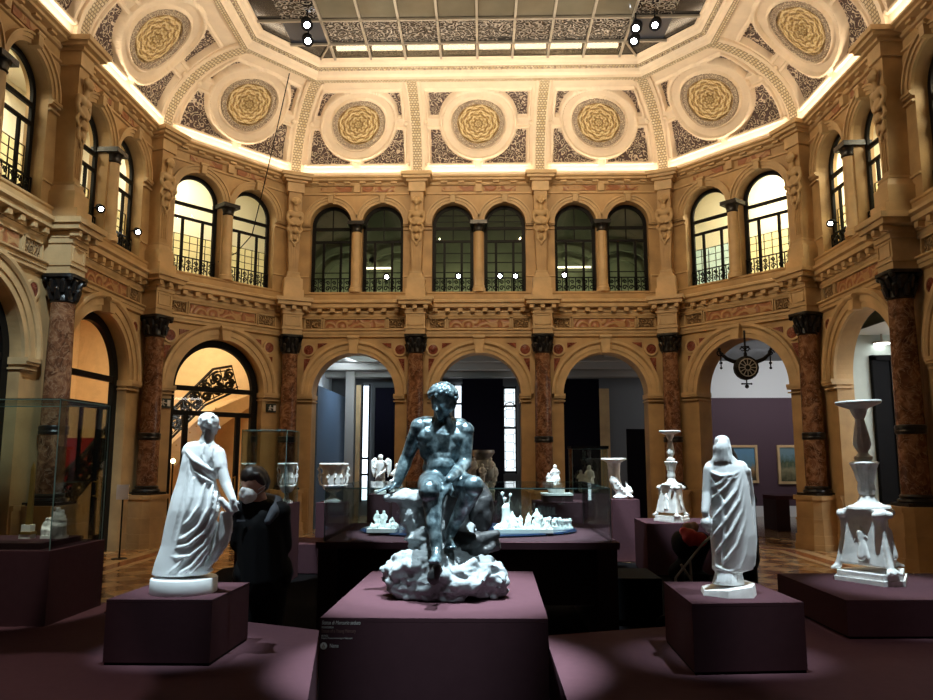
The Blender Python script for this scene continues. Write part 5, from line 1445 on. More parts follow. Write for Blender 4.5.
# shoulders, neck, head turned right
def L_(px, py, dy=0): return at(px, py, YL + dy) - o_
s.cap(L_(191, 450, .02), L_(214, 452, .02), .05, .05); s.ball(L_(190, 452, .02), .05); s.ball(L_(216, 454, .02), .048)
s.cap(L_(206, 447, .03), L_(208.5, 432, .02), .05, .036)
face_head(s, L_(210.5, 424, .02), (.80, .55, -.08), (.05, 0, 1), .122)
s.ball(L_(208, 422, .015), .052, (1, 1, .9))
for j in range(90):
    a = random.uniform(0, 2 * PI); z = random.uniform(-.5, 1)
    q = Vector((sqrt(1 - z * z) * cos(a), sqrt(1 - z * z) * sin(a), z))
    if q.x > .45 and z < .4: continue
    s.ball(L_(208, 421.5, .015) + Vector((q.x * .055, q.y * .055, q.z * .050)), .0095, sub=1)
s.cap(L_(203, 428, .0), L_(205, 430, .03), .016, .014)
# right arm with short sleeve, hand on a roll of cloth
s.cap(L_(217, 455, .02), L_(220, 467, .0), .052, .046); s.cap(L_(219.5, 462, .0), L_(226, 484, -.02), .036, .032); s.cap(L_(226, 484, -.02), L_(233, 500, -.06), .033, .022)
hand(s, L_(233, 499, -.06), (.25, -.2, -.85), (.2, .9, 0), .085, .6, 1)
# cloth gathered in that hand and falling to the base
for x1, y1, r_ in ((231, 532, .012), (229, 540, .013), (226, 546, .013), (221, 553, .014), (216, 560, .014), (210, 566, .015), (204, 571, .015)):
    s.tube([L_(228 + (x1 - 222) * .35, 513, -.05), L_((228 + x1) / 2 + 1.5, (515 + y1) / 2, -.05), L_(x1, y1, -.03)], [r_ * .7, r_, r_ * .8])
s.loft([[L_(x, y, dy) for x, y, dy in r] for r in ([(204, 571, -.05), (214, 563, -.05), (214, 563, .03), (204, 571, .03)], [(212, 545, -.05), (228, 545, -.05), (228, 545, .02), (212, 545, .02)], [(219, 525, -.06), (231, 527, -.06), (231, 527, .0), (219, 525, .0)], [(223, 514, -.055), (231, 515, -.055), (231, 515, -.02), (223, 514, -.02)])])
s.tube([L_(221, 500, -.08), L_(226, 506, -.07), L_(232, 512, -.06)], [.02, .022, .016])
s.ball(L_(205, 570, .0), .035, (1.5, 1.2, .5))
s.build('figure', M['white_plaster'], t, .006, 2)
bm = B(); c = base - o_; lathe(bm, [(.186, .0), (.188, .01), (.188, .078), (.183, .084), (.0, .084)], 48, (c.x, 0, 0), cap=False); obj('round_base', bm, M['white_plaster'], t, smooth=40)

# right statue: veiled, seen from behind
YR = 4.5
base = at(727, 588, YR)
t = thing('veiled_statue', 'white plaster statue of a veiled figure seen from behind, on the right plinth', 'statue', (base.x, YR, .860))
o_ = t.location.copy()
rows = [(584, 713, 744, .8, 0), (572, 716, 741, .8, 0), (569, 713, 752, .62, 0), (555, 713, 754, .6, 0), (535, 711, 754, .58, 0), (518, 710, 752, .58, 0), (500, 710, 750, .58, 0), (485, 709, 748, .56, 0), (472, 707, 745, .54, 0), (466, 708, 743, .5, .0), (461, 711, 738, .5, .0), (455, 714, 732, .75, 0), (448, 713, 731, .95, .01), (442, 715, 729.5, .95, .01), (438.5, 718.5, 726, .9, .01)]
D = Draped(YR, rows, o_)
for f_, r_ in (([(712, 478), (722, 500), (724, 530), (722, 562)], .008), ([(742, 470), (736, 490), (722, 508), (712, 520)], .011), ([(744, 476), (739, 500), (726, 520), (714, 535)], .011), ([(745, 484), (742, 510), (731, 532), (716, 552)], .011),
    ([(746, 492), (745, 520), (737, 545), (722, 564)], .010), ([(748, 500), (749, 530), (745, 555), (740, 569)], .010), ([(750, 510), (752, 540), (752, 562)], .010), ([(728, 474), (722, 482), (712, 488)], .009), ([(736, 472), (726, 486), (713, 498)], .009), ([(714, 566), (728, 571), (742, 571), (752, 566)], .009),
    ([(709, 471), (720, 476), (732, 475), (742, 470)], .009), ([(710, 474), (722, 480), (735, 478), (744, 473)], .007)): D.fold(f_, r_, -.001)
for j in range(9): x = 716.5 + j * 2.9; D.fold([(x, 571), (x + (j - 4) * .35, 578), (x + (j - 4) * .6, 584)], .009, -.004)
for j in range(6): x = 714.5 + j * 3.0; D.fold([(719.5 + j * 1.2, 441), (x, 449), (x + (j - 2.5) * .3, 462)], .010, -.006)
s = D.S
def L_(px, py, dy=0): return at(px, py, YR + dy) - o_
s.ball(L_(722, 441, .01), .045, (1, 1, .8)); s.ball(L_(722, 439, .01), .02)
s.cap(L_(712, 468, .02), L_(740, 468, .02), .045, .045); s.ball(L_(711, 470, .01), .042); s.ball(L_(741, 471, .01), .04)
face_head(s, L_(722, 450, .05), (0, 1, -.05), (0, 0, 1), .115)
s.cap(L_(710, 470, .0), L_(707.5, 492, -.01), .040, .032); s.cap(L_(707.5, 492, -.01), L_(705, 512, -.05), .031, .023)
hand(s, L_(705, 511, -.05), (.2, -.2, -.9), (.4, .6, 0), .085, .7, -1)
s.ball(L_(706.5, 523, -.05), .032, (1.1, 1, 1.2)).ball(L_(709, 530, -.04), .02)
s.tube([L_(749, 470, .0), L_(753, 500, .02), L_(755, 540, .02), L_(754, 565, .0)], [.012, .012, .014, .01])
s.build('figure', M['white_plaster'], t, .006, 2)
bm = B(); k_ = YR / 763
P_ = [(-.15, -.06), (-.04, -.15), (.10, -.14), (.155, -.03), (.14, .10), (.02, .15), (-.12, .10)]
a = [bm.verts.new((x, y, .001)) for x, y in P_]; c = [bm.verts.new((x * .96, y * .96, .045 + .018 * sin(9 * x))) for x, y in P_]
bm.faces.new(a[::-1]); bm.faces.new(c)
for j in range(7): bm.faces.new((a[j], a[(j + 1) % 7], c[(j + 1) % 7], c[j]))
obj('broken_base', bm, M['aged_plaster'], t)

# ------------------------------------------------------------------ the two white candelabra
def candelabrum(label, pos, H):
    t = thing('candelabrum', label, 'candelabrum', pos, group='pair of white candelabra'); t.scale = (H, H, H)
    # unit design: 1.30 m tall
    bm = B()
    P_ = [(.27 * cos(a + da), .27 * sin(a + da)) for a in (-PI / 2, PI / 6, PI * 5 / 6) for da in (-.28, .28)]
    prism(bm, P_, 0, .035); prism(bm, [(x * .93, y * .93) for x, y in P_], .035, .075); obj('base_slab', bm, M['aged_plaster'], t)
    s = Sculpt()
    A3 = (-PI / 2, PI / 6, PI * 5 / 6)
    def tri(r, e, z): return [(r * cos(a + da), r * sin(a + da), z) for a in A3 for da in (-e, e)]
    s.loft([tri(.215, .16, .12), tri(.20, .15, .20), tri(.165, .17, .40), tri(.16, .2, .47), tri(.17, .22, .49), tri(.17, .22, .515)])
    for a in A3:
        cx_, cy_ = cos(a), sin(a)
        s.tube([(cx_ * r, cy_ * r, z) for r, z in ((.235, .10), (.215, .18), (.185, .32), (.175, .42), (.185, .47))], [.026, .02, .018, .022, .026])
        s.ball((cx_ * .24, cy_ * .24, .095), .034, (1, 1, .8))
        for da in (-.16, 0, .16): s.cap((cos(a + da * .6) * .245, sin(a + da * .6) * .245, .1), (cos(a + da) * .275, sin(a + da) * .275, .085), .016, .013, 8)
        tx_, ty_ = -sin(a), cos(a)
        for e in (-1, 1): s.cap((cx_ * .18 + tx_ * e * .03, cy_ * .18 + ty_ * e * .03, .475), (cx_ * .188 + tx_ * e * .05, cy_ * .188 + ty_ * e * .05, .475), .032, .026)
        s.ball((cx_ * .185, cy_ * .185, .48), .032)
    s.build('tripod_body', M['aged_plaster'], t, .008, 2)
    # low relief figures on the three faces
    for j, a in enumerate((-PI / 6, PI / 2, PI * 7 / 6)):
        s = Sculpt(); n_ = Vector((cos(a), sin(a), 0)); x_ = Vector((-sin(a), cos(a), 0))
        def q(x, z, o=0): return n_ * (.135 - (z - .15) * .14 + o) + x_ * x + Vector((0, 0, z))
        s.cap(q(0, .18), q(.005, .29), .03, .024); s.cap(q(.0, .29), q(-.005, .35), .026, .03); s.ball(q(-.005, .39), .018); s.cap(q(-.03, .345), q(-.05, .29), .01, .009); s.cap(q(.02, .345), q(.045, .31), .01, .009); s.cap(q(.02, .29), q(.05, .18), .012, .014)
        s.build('relief_figure', M['aged_plaster'], t, .007, 1)
    bm = B()
    lathe(bm, [(.15, .515), (.145, .528), (.10, .54), (.072, .56), (.06, .585), (.05, .61), (.055, .62), (.058, .65), (.05, .70), (.058, .72), (.062, .735), (.07, .78), (.088, .825), (.095, .84), (.085, .85), (.05, .855)], 40, flute=(.07, 14, .64, .845)); obj('fluted_cup', bm, M['aged_plaster'], t, smooth=35)
    bm = B()
    lathe(bm, [(.05, .855), (.062, .865), (.062, .885), (.04, .9), (.032, .915), (.045, .94), (.058, .975), (.052, 1.02), (.04, 1.09), (.03, 1.16)], 32, flute=(.08, 10, .92, 1.12)); obj('leafy_stem', bm, M['aged_plaster'], t, smooth=35)
    bm = B()
    lathe(bm, [(.03, 1.16), (.05, 1.2), (.06, 1.235), (.10, 1.25), (.15, 1.27), (.158, 1.285), (.152, 1.295), (.12, 1.297), (.11, 1.285)], 40); obj('drip_dish', bm, M['aged_plaster'], t, smooth=35)
    return t
p = atz(873, 581, .735); 
H_ = (at(865, 400.5, p.y).z - .735) / 1.297
cd = candelabrum('large white marble candelabrum on the low stand at far right', (p.x + .02, p.y, .735), H_)
p2 = at(673, 521, 11.35)
H2 = (at(668, 430.5, 11.35).z - .72) / 1.297
c2 = dup(cd, 'smaller looking white marble candelabrum on the stand further back, left of the veiled statue'); c2.location = (p2.x, 11.35, .72); c2.scale = (H2, H2, H2); c2.rotation_euler = (0, 0, .0); cd.rotation_euler = (0, math.radians(-1.6), 0)

# ------------------------------------------------------------------ little white figures
def figure(s, c, h, seed=0, seated=False, wings=False):
    """small draped figure of height h standing on c"""
    rnd = random.Random(seed); c = Vector(c); f = rnd.uniform(-.5, .5)
    def q(x, y, z): return c + Vector((x * cos(f) - y * sin(f), x * sin(f) + y * cos(f), z)) * h
    if seated:
        s.cap(q(0, .05, .0), q(0, .05, .3), .2 * h, .17 * h); s.cap(q(-.08, .0, .36), q(-.09, -.24, .34), .11 * h, .09 * h); s.cap(q(.08, .0, .36), q(.1, -.22, .34), .11 * h, .09 * h)
        s.cap(q(-.09, -.25, .34), q(-.08, -.25, .03), .09 * h, .07 * h); s.cap(q(.1, -.23, .34), q(.1, -.2, .03), .09 * h, .07 * h); zt = .40
        s.cap(q(0, .04, .36), q(0, .02, .66), .15 * h, .16 * h); zs = .70
    else:
        s.cap(q(-.06, 0, .02), q(-.05, 0, .45), .085 * h, .10 * h); s.cap(q(.07, .03, .02), q(.05, 0, .45), .08 * h, .10 * h); s.cap(q(.03, .02, .03), q(.0, .02, .5), .12 * h, .11 * h)
        s.cap(q(0, 0, .46), q(0, 0, .74), .12 * h, .13 * h); zs = .76
    s.cap(q(0, 0, zs), q(.0, -.01, zs + .1), .06 * h, .05 * h); s.ball(q(.0, -.02, zs + .16), .085 * h, (1, 1, 1.15)); s.ball(q(0, .02, zs + .19), .08 * h)
    for e in (-1, 1):
        a_ = rnd.uniform(-.2, .35); s.cap(q(e * .13, 0, zs - .02), q(e * .2, -.05, zs - .2 + a_ * .4), .055 * h, .045 * h); s.cap(q(e * .2, -.05, zs - .2 + a_ * .4), q(e * .13, -.2, zs - .26 + a_), .045 * h, .035 * h)
    s.tube([q(.12, .05, zs), q(.15, -.1, zs - .25), q(.0, -.15, zs - .38), q(-.12, -.05, .25)], [.05 * h, .05 * h, .045 * h, .04 * h])

def mini_plinth(label, px0, px1, ptop, Y, z0=0.0, depth=None, group=None):
    a, c = at(px0, ptop, Y), at(px1, ptop, Y); d = depth or (c.x - a.x)
    return plinth('display_plinth', label, [(a.x, Y - d / 2), (c.x, Y - d / 2), (c.x, Y + d / 2), (a.x, Y + d / 2)], z0, a.z, group=group), Vector(((a.x + c.x) / 2, Y, a.z))
# white urn with two handles on a plinth, left of the central table
def urn(label, pos, H, W_):
    t = thing('krater_vase', label, 'vase', pos); t.scale = (W_, W_, H)
    bm = B(); box(bm, -.26, .26, -.26, .26, 0, .05); lathe(bm, [(.24, .05), (.22, .08), (.15, .11), (.11, .16), (.10, .2), (.13, .24)], 32); obj('vase_foot', bm, M['aged_plaster'], t, smooth=35)
    bm = B(); lathe(bm, [(.12, .24), (.24, .28), (.34, .35), (.37, .42), (.35, .45), (.36, .5), (.38, .8), (.42, .88), (.50, .94), (.52, .97), (.50, 1.0), (.44, .99), (.40, .9)], 40, flute=(.05, 20, .27, .43)); obj('vase_bowl', bm, M['aged_plaster'], t, smooth=35)
    s = Sculpt()
    for j in range(10):
        a = 2 * PI * j / 10; figure(s, (.365 * cos(a), .365 * sin(a), .5), .3, j)
    s.build('vase_relief', M['aged_plaster'], t, .016, 1)
    for e in (-1, 1):
        bm = B(); tube(bm, [(e * .36, 0, .42), (e * .46, 0, .46), (e * .50, 0, .58), (e * .46, 0, .70), (e * .50, 0, .80), (e * .54, 0, .84), (e * .5, 0, .9), (e * .42, 0, .87)], [.03, .035, .035, .03, .035, .04, .035, .03], 10)
        tube(bm, spiral((e * .5, 0, .66), .07, 1.2, 12), .02, 6); obj('vase_handle', bm, M['aged_plaster'], t, smooth=50)
    return t
Yv = 12.6
pl, p = mini_plinth('plum plinth under the two-handled white vase left of the glass table', 319, 347, 502, Yv)
h = at(333, 463, Yv).z - p.z
urn('white two-handled vase with figures in relief on a plinth left of the glass table', p + Vector((0, 0, 0)), h, (at(348, 463, Yv).x - at(318, 463, Yv).x) / 1.06)
# rhyton, cornucopia shaped vase on the right
pl, p = mini_plinth('plum plinth under the horn-shaped white vase right of the glass table', 610, 637, 499, Yv)
h = at(620, 458, Yv).z - p.z; k_ = Yv / 763
t = thing('horn_vase', 'white horn-shaped vase with a wide rim and animal foot, right of the glass table', 'vase', p)
bm = B(); o = Vector((at(614, 470, Yv).x - p.x, 0, 0)); prof = [(.085, h * .58), (.095, h * .66), (.10, h * .8), (.11, h * .88), (.16, h * .93), (.205, h * .96), (.205, h * .99), (.19, h), (.15, h * .97), (.1, h * .9)]
lathe(bm, prof, 36, o); obj('vase_rim', bm, M['aged_plaster'], t, smooth=35)
s = Sculpt(); s.tube([o + Vector((0, 0, h * .62)), o + Vector((.01, 0, h * .45)), o + Vector((.05, 0, h * .28)), o + Vector((.13, 0, h * .17)), o + Vector((.2, -.02, h * .13))], [.095, .09, .08, .075, .06])
s.ball(o + Vector((.22, -.03, h * .24)), .055).ball(o + Vector((.25, -.06, h * .18)), .04).cap(o + Vector((.2, -.03, h * .32)), o + Vector((.18, 0, h * .42)), .02, .012).cap(o + Vector((.18, -.05, h * .12)), o + Vector((.26, -.1, h * .06)), .03, .025)
for j in range(5): s.ball(o + Vector((.02 + .03 * j, -.07, h * (.42 - .06 * j))), .028)
s.ball(o + Vector((.1, 0, .03)), .09, (1.5, 1.1, .45)); s.ball(o + Vector((.07, 0, .09)), .06)
s.build('horn_body', M['aged_plaster'], t, .011, 2)
# seated white group on dark block over a plum plinth
pl, p = mini_plinth('wide plum plinth seen through the glass table, under the seated white figure', 533, 583, 501, 12.2)
a, c = at(541, 493, 12.2), at(570, 493, 12.2)
t = thing('figurine_base', 'dark stepped block carrying the seated white figure behind the glass table', 'base', (p.x - .02, 12.2, p.z)); w_ = (c.x - a.x) / 2; hz = a.z - p.z
bm = B(); box(bm, -w_, w_, -w_, w_, 0, hz * .75); obj('block', bm, M['plumdark'], t); bm = B(); box(bm, -w_ * 1.03, w_ * 1.03, -w_ * 1.03, w_ * 1.03, hz * .75, hz); obj('top_slab', bm, M['aged_plaster'], t)
ps = Vector((p.x - .02, 12.2, a.z)); h = at(556, 463, 12.2).z - ps.z
t = thing('seated_figurine', 'white seated figure bending over, on a dark block behind the glass table', 'statuette', ps)
bm = B(); lathe(bm, [(.13, 0), (.13, h * .2)], 24); obj('drum_base', bm, M['biscuit'], t)
s = Sculpt(); figure(s, (-.02, .0, h * .2), h * .78, 5, True); figure(s, (-.12, .02, h * .2), h * .5, 6, True); s.tube([(-.2, -.05, h * .28), (-.08, -.12, h * .32), (.05, -.14, h * .27)], [.04, .05, .035]); s.build('figure', M['biscuit'], t, .010, 2)
# winged cupid
pl, p = mini_plinth('plinth under the winged white cupid behind the glass table', 369, 391, 494, 12.2)
h = at(380, 455, 12.2).z - p.z
t = thing('winged_cupid', 'small white winged cupid standing behind the left end of the glass table', 'statuette', p)
bm = B(); lathe(bm, [(.10, 0), (.10, .05), (.08, .06), (.085, .11)], 24); obj('round_base', bm, M['biscuit'], t)
s = Sculpt(); figure(s, (0, 0, .10), h - .10, 11); s.build('figure', M['biscuit'], t, .009, 2)
for e in (-1, 1):
    s = Sculpt(); z0 = .10 + (h - .1) * .66; s.tube([(e * .04, .06, z0), (e * .10, .1, z0 + .10), (e * .14, .1, z0 + .07), (e * .14, .1, z0 - .06), (e * .11, .09, z0 - .17)], [.02, .03, .03, .026, .012]); s.tube([(e * .05, .07, z0), (e * .10, .1, z0 + .04), (e * .11, .1, z0 - .10)], [.025, .03, .02]); s.build('wing', M['biscuit'], t, .009, 2)
# figure half hidden behind the bronze's arm
pl, p = mini_plinth('plinth of the pale figure behind the bronze right arm', 386, 408, 494, 12.6)
h = at(395, 462, 12.6).z - p.z
t = thing('draped_figurine', 'small white draped figure half hidden behind the right arm of the bronze', 'statuette', p)
s = Sculpt(); figure(s, (0, 0, .03), h - .03, 21, True); s.ball((0, 0, .04), .12, (1.2, 1, .4)); s.build('figure', M['biscuit'], t, .01, 2)
# figure in the dark vitrine
Yt = 13.5; a, c = at(570, 496, Yt), at(606, 449, Yt)
pl, p = mini_plinth('black plinth of the tall dark vitrine in the right back arch', 570, 606, 493, Yt, mat if False else 0.0)
h = at(590, 464, Yt).z - p.z
t = thing('crouching_figurine', 'white crouching figure inside the tall dark vitrine', 'statuette', p + Vector((.03, 0, 0)))
s = Sculpt(); figure(s, (0, 0, .04), h - .04, 31, True); figure(s, (-.14, .05, .04), h * .7, 33); s.ball((0, 0, .04), .14, (1.2, 1, .35)); s.build('figure', M['biscuit'], t, .011, 2)

def glass_box(t, x0, x1, y0, y1, z0, z1, e=.006, top=True):
    for nm, a in (('glass_panel', (x0, x1, y0, y0 + e, z0, z1)), ('glass_panel', (x0, x1, y1 - e, y1, z0, z1)), ('glass_panel', (x0, x0 + e, y0 + e, y1 - e, z0, z1)), ('glass_panel', (x1 - e, x1, y0 + e, y1 - e, z0, z1))):
        bm = B(); box(bm, *a); obj(nm, bm, M['glass'], t)
    if top: bm = B(); box(bm, x0, x1, y0, y1, z1, z1 + e); obj('glass_lid', bm, M['glass'], t)
    bm = B(); g = .004
    for x in (x0, x1 - g):
        for y in (y0, y1 - g): box(bm, x - .001, x + g + .001, y - .001, y + g + .001, z0, z1)
    for a in ((x0, x1, y0 - .001, y0 + g, z1 - g, z1 + g), (x0, x1, y1 - g, y1 + .001, z1 - g, z1 + g), (x0 - .001, x0 + g, y0, y1, z1 - g, z1 + g), (x1 - g, x1 + .001, y0, y1, z1 - g, z1 + g)): box(bm, *a)
    obj('glass_edge', bm, M['edge'], t)
t = thing('vitrine', 'tall dark glass vitrine with a crouching white figure in the right back arch', 'vitrine', p)
glass_box(t, a.x - p.x + .02, c.x - p.x - .02, -.28, .28, 0, c.z - p.z)
bm = B(); box(bm, a.x - p.x, c.x - p.x, -.30, .30, c.z - p.z, c.z - p.z + .05); obj('lid_frame', bm, M['black'], t)
# ornate dark and white centrepiece behind the bronze's left shoulder
pl, p = mini_plinth('white topped plinth of the ornate silver vase behind the bronze', 468, 497, 501, 12.4)
h = at(482, 450, 12.4).z - p.z
t = thing('ornate_vase', 'ornate silvery vase with small figures just right of the bronze shoulder', 'vase', p)
bm = B(); lathe(bm, [(.17, 0), (.15, .06), (.07, .12), (.05, .2), (.09, .27), (.16, .36), (.19, h * .62), (.15, h * .72), (.12, h * .8), (.17, h * .9), (.2, h * .95), (.19, h), (.1, h * .97)], 32); obj('vase_body', bm, M['silver'], t, smooth=35)
s = Sculpt()
for j in range(8): a = 2 * PI * j / 8; figure(s, (.19 * cos(a), .19 * sin(a), h * (.35 + .12 * (j % 2))), h * .38, 40 + j)
for j in range(6): a = 2 * PI * j / 6; figure(s, (.15 * cos(a), .15 * sin(a), .02), h * .3, 50 + j, True)
s.build('vase_figures', M['aged_plaster'], t, .011, 1)

# ------------------------------------------------------------------ central glass-covered table with its white table-setting
tx0, tx1, ty0, ty1, tz = -1.40, 1.11, 6.82, 8.70, .90
t = thing('display_table', 'long plum display table with a low glass cover behind the bronze', 'table', ((tx0 + tx1) / 2, (ty0 + ty1) / 2, .012)); cx_, cy_ = t.location.x, t.location.y
W2_, D2_ = (tx1 - tx0) / 2, (ty1 - ty0) / 2
bm = B(); box(bm, -W2_ - .06, W2_ + .06, -D2_ - .06, D2_ + .06, tz - .07, tz - .012); obj('tabletop', bm, M['plum'], t)
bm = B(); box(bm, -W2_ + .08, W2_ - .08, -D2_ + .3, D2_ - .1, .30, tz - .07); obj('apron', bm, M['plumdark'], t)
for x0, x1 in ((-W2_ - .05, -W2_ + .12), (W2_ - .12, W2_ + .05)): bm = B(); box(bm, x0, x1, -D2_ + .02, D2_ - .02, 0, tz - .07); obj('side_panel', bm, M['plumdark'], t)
glass_box(t, -W2_, W2_, -D2_, D2_, tz - .012, 1.345, .008)
pc = Vector((-.155, 7.78, tz))
bm = B(); lathe(bm, [(.0, 0), (1.06, 0), (1.08, .015), (1.06, .03), (.0, .03)], 64, cap=False); bm.transform(Matrix.Diagonal((1, .62, 1, 1)))
o = obj('plateau', bm, M['navy'], None, smooth=40); o.location = pc; tag(o, 'oval navy mirror tray under the white table setting in the glass table', 'tray')
def block_group(label, px0, px1, pb, pt, Y, n_, seed, name='figure_group'):
    a, c = at(px0, pb, Y), at(px1, pb, Y); w_ = (c.x - a.x) / 2; h = at(px0, pt, Y).z - (tz + .03)
    t = thing(name, label, 'figurine group', ((a.x + c.x) / 2, Y, tz + .03))
    bm = B(); box(bm, -w_, w_, -.16, .16, 0, .035); obj('group_base', bm, M['biscuit'], t)
    s = Sculpt(); rnd = random.Random(seed)
    for j in range(n_):
        f = (j + .5) / n_; x = -w_ * .85 + 1.7 * w_ * f; row = j % 2
        figure(s, (x, -.08 + .13 * row, .025), h * rnd.uniform(.42, .85) * (.75 if not row else 1.1), seed + j, rnd.random() < .5)
    for j in range(n_): s.ball((rnd.uniform(-w_, w_) * .85, rnd.uniform(-.1, .1), .04), rnd.uniform(.025, .05))
    s.build('figures', M['biscuit'], t, .009, 1); return t, w_, h
block_group('white porcelain figure group at the left end of the tray in the glass table', 369, 397, 534, 510, 7.45, 7, 100)
block_group('white porcelain group half hidden between the legs of the bronze', 418, 446, 531, 512, 7.7, 4, 140)
g, w_, h = block_group('largest white porcelain figure group with a peak, right of the bronze in the glass table', 494, 552, 536, 508, 7.45, 12, 160)
s = Sculpt(); hh = h * 1.2
for j, (x, z, sc_) in enumerate(((-w_ * .62, .03, .42), (-w_ * .55, hh * .35, .4), (-w_ * .42, .03, .5), (-w_ * .68, hh * .6, .35), (-w_ * .5, hh * .75, .3))): figure(s, (x, .02, z), hh * sc_, 200 + j, j % 2 == 0)
s.tube([(-w_ * .55, .03, .0), (-w_ * .56, .03, hh * .9)], [.07, .03]); s.build('peak_figures', M['biscuit'], g, .009, 1)
bm = B(); tube(bm, [(-w_ * .6, .05, hh * .8), (-w_ * .7, .05, hh * 1.35)], .004, 5); tube(bm, [(-w_ * .5, .05, hh * .8), (-w_ * .42, .05, hh * 1.3)], .004, 5); ico(bm, (-w_ * .7, .05, hh * 1.35), .02, 1); ico(bm, (-w_ * .42, .05, hh * 1.3), .018, 1); ico(bm, (-w_ * .62, .05, hh * 1.15), .02, 1); obj('flower_sprays', bm, M['biscuit'], g)
firstc = None
for j, (px, pb, pt) in enumerate(((546, 533, 520), (550, 533, 519), (553, 532, 522), (557, 532, 520), (561, 532, 521), (564, 531, 522), (567, 531, 523), (570, 530, 524), (541, 533, 523), (548, 529, 519), (555, 529, 520), (560, 528.5, 520))):
    Y = 7.46 + (534 - pb) * .09; a = at(px, pb, Y); h = at(px, pt, Y).z - a.z
    if firstc is None:
        t = thing('miniature_column', 'miniature white porcelain column standing in the row at the right end of the tray', 'column ornament', (a.x, Y, tz + .03), group='miniature columns on the tray')
        bm = B(); box(bm, -.03, .03, -.03, .03, 0, .02); box(bm, -.022, .022, -.022, .022, .02, .035); obj('column_foot', bm, M['biscuit'], t)
        bm = B(); lathe(bm, [(.02, .035), (.016, .11), (.024, .12), (.024, .13), (.012, .135), (.016, .15), (.004, .16)], 14); obj('column_shaft', bm, M['biscuit'], t, smooth=40); firstc = t
    else: t = dup(firstc); t.location = (a.x, Y, tz + .03)
    t.scale = (1, 1, max(.6, h / .16))
block_group('low white porcelain balustrade with tiny figures beside the miniature columns', 540, 556, 531, 522, 7.75, 4, 260)

# ------------------------------------------------------------------ glass cases
cz0, cz1 = ZP, .995
t = thing('glass_case', 'tall glass case on a plum base at the far left', 'display case', (-3.95, 5.65, ZP))
bm = B(); box(bm, -1.0, 1.0, -.38, .38, 0, cz1 - cz0 - .03); obj('case_base', bm, M['plum'], t)
bm = B(); box(bm, -1.0, 1.0, -.38, .38, cz1 - cz0 - .03, cz1 - cz0); obj('case_floor', bm, M['plum'], t)
bm = B(); box(bm, -.80, .88, -.28, .28, cz1 - cz0, cz1 - cz0 + .04); obj('inner_step', bm, M['plum'], t)
glass_box(t, -.97, .985, -.36, .36, cz1 - cz0, 2.03 - ZP, .01)
zc = cz1 + .04
p = at(54, 533, 5.72); h = at(54, 506, 5.72).z - zc
t = thing('figure_group', 'small white porcelain group with three peaks inside the far left glass case', 'figurine group', (p.x, 5.72, zc))
bm = B(); box(bm, -.075, .085, -.05, .05, 0, .02); obj('group_base', bm, M['biscuit'], t)
s = Sculpt()
for j, (x, sc_) in enumerate(((-.06, .6), (-.02, .75), (.02, .95), (.06, .65), (0, .5), (.04, .8))): figure(s, (x, .02 * (j % 2), .015), h * sc_, 300 + j, j % 2 == 0)
s.build('figures', M['biscuit'], t, .006, 1)
p = at(28, 538, 5.70); h = at(31, 462, 5.70).z - zc
t = thing('gilt_obelisk', 'slender gilt obelisk on white steps inside the far left glass case', 'obelisk', (p.x, 5.70, zc))
bm = B(); obox(bm, -.018, .018, -.018, .018, .10, h - .05, .007); obox(bm, -.012, .012, -.012, .012, h - .05, h, .011); obj('shaft', bm, M['gilt'], t)
bm = B(); box(bm, -.05, .035, -.035, .035, 0, .03); box(bm, -.04, .03, -.03, .03, .05, .10); obj('white_steps', bm, M['biscuit'], t)
bm = B(); box(bm, -.04, .04, -.04, .04, .03, .05); obj('gilt_step', bm, M['gilt'], t)
# second case behind the visitor
Yc = 10.4; a, c = at(247, 503, Yc), at(293.5, 431, Yc)
t = thing('glass_case', 'glass case holding a white vase behind the masked visitor', 'display case', ((a.x + c.x) / 2, Yc, 0)); w_ = (c.x - a.x) / 2
bm = B(); box(bm, -w_ - .03, w_ + .03, -.36, .36, 0, a.z - .02); obj('case_base', bm, M['plum'], t); bm = B(); box(bm, -w_ - .03, w_ + .03, -.36, .36, a.z - .02, a.z); obj('case_floor', bm, M['plum'], t)
glass_box(t, -w_, w_, -.34, .34, a.z, c.z, .01)
p = at(288, 502, Yc); h = at(288, 462, Yc).z - a.z
urn('white two-handled vase inside the glass case behind the masked visitor', (p.x - .02, Yc, a.z), h * .98, .26)
a, c = at(262, 532, 11.2), at(322, 532, 11.2)
plinth('low_plinth', 'low plum plinth in shadow right of the masked visitor', [(a.x, 10.95), (c.x, 10.95), (c.x + .1, 11.9), (a.x, 11.9)], .012, .42)

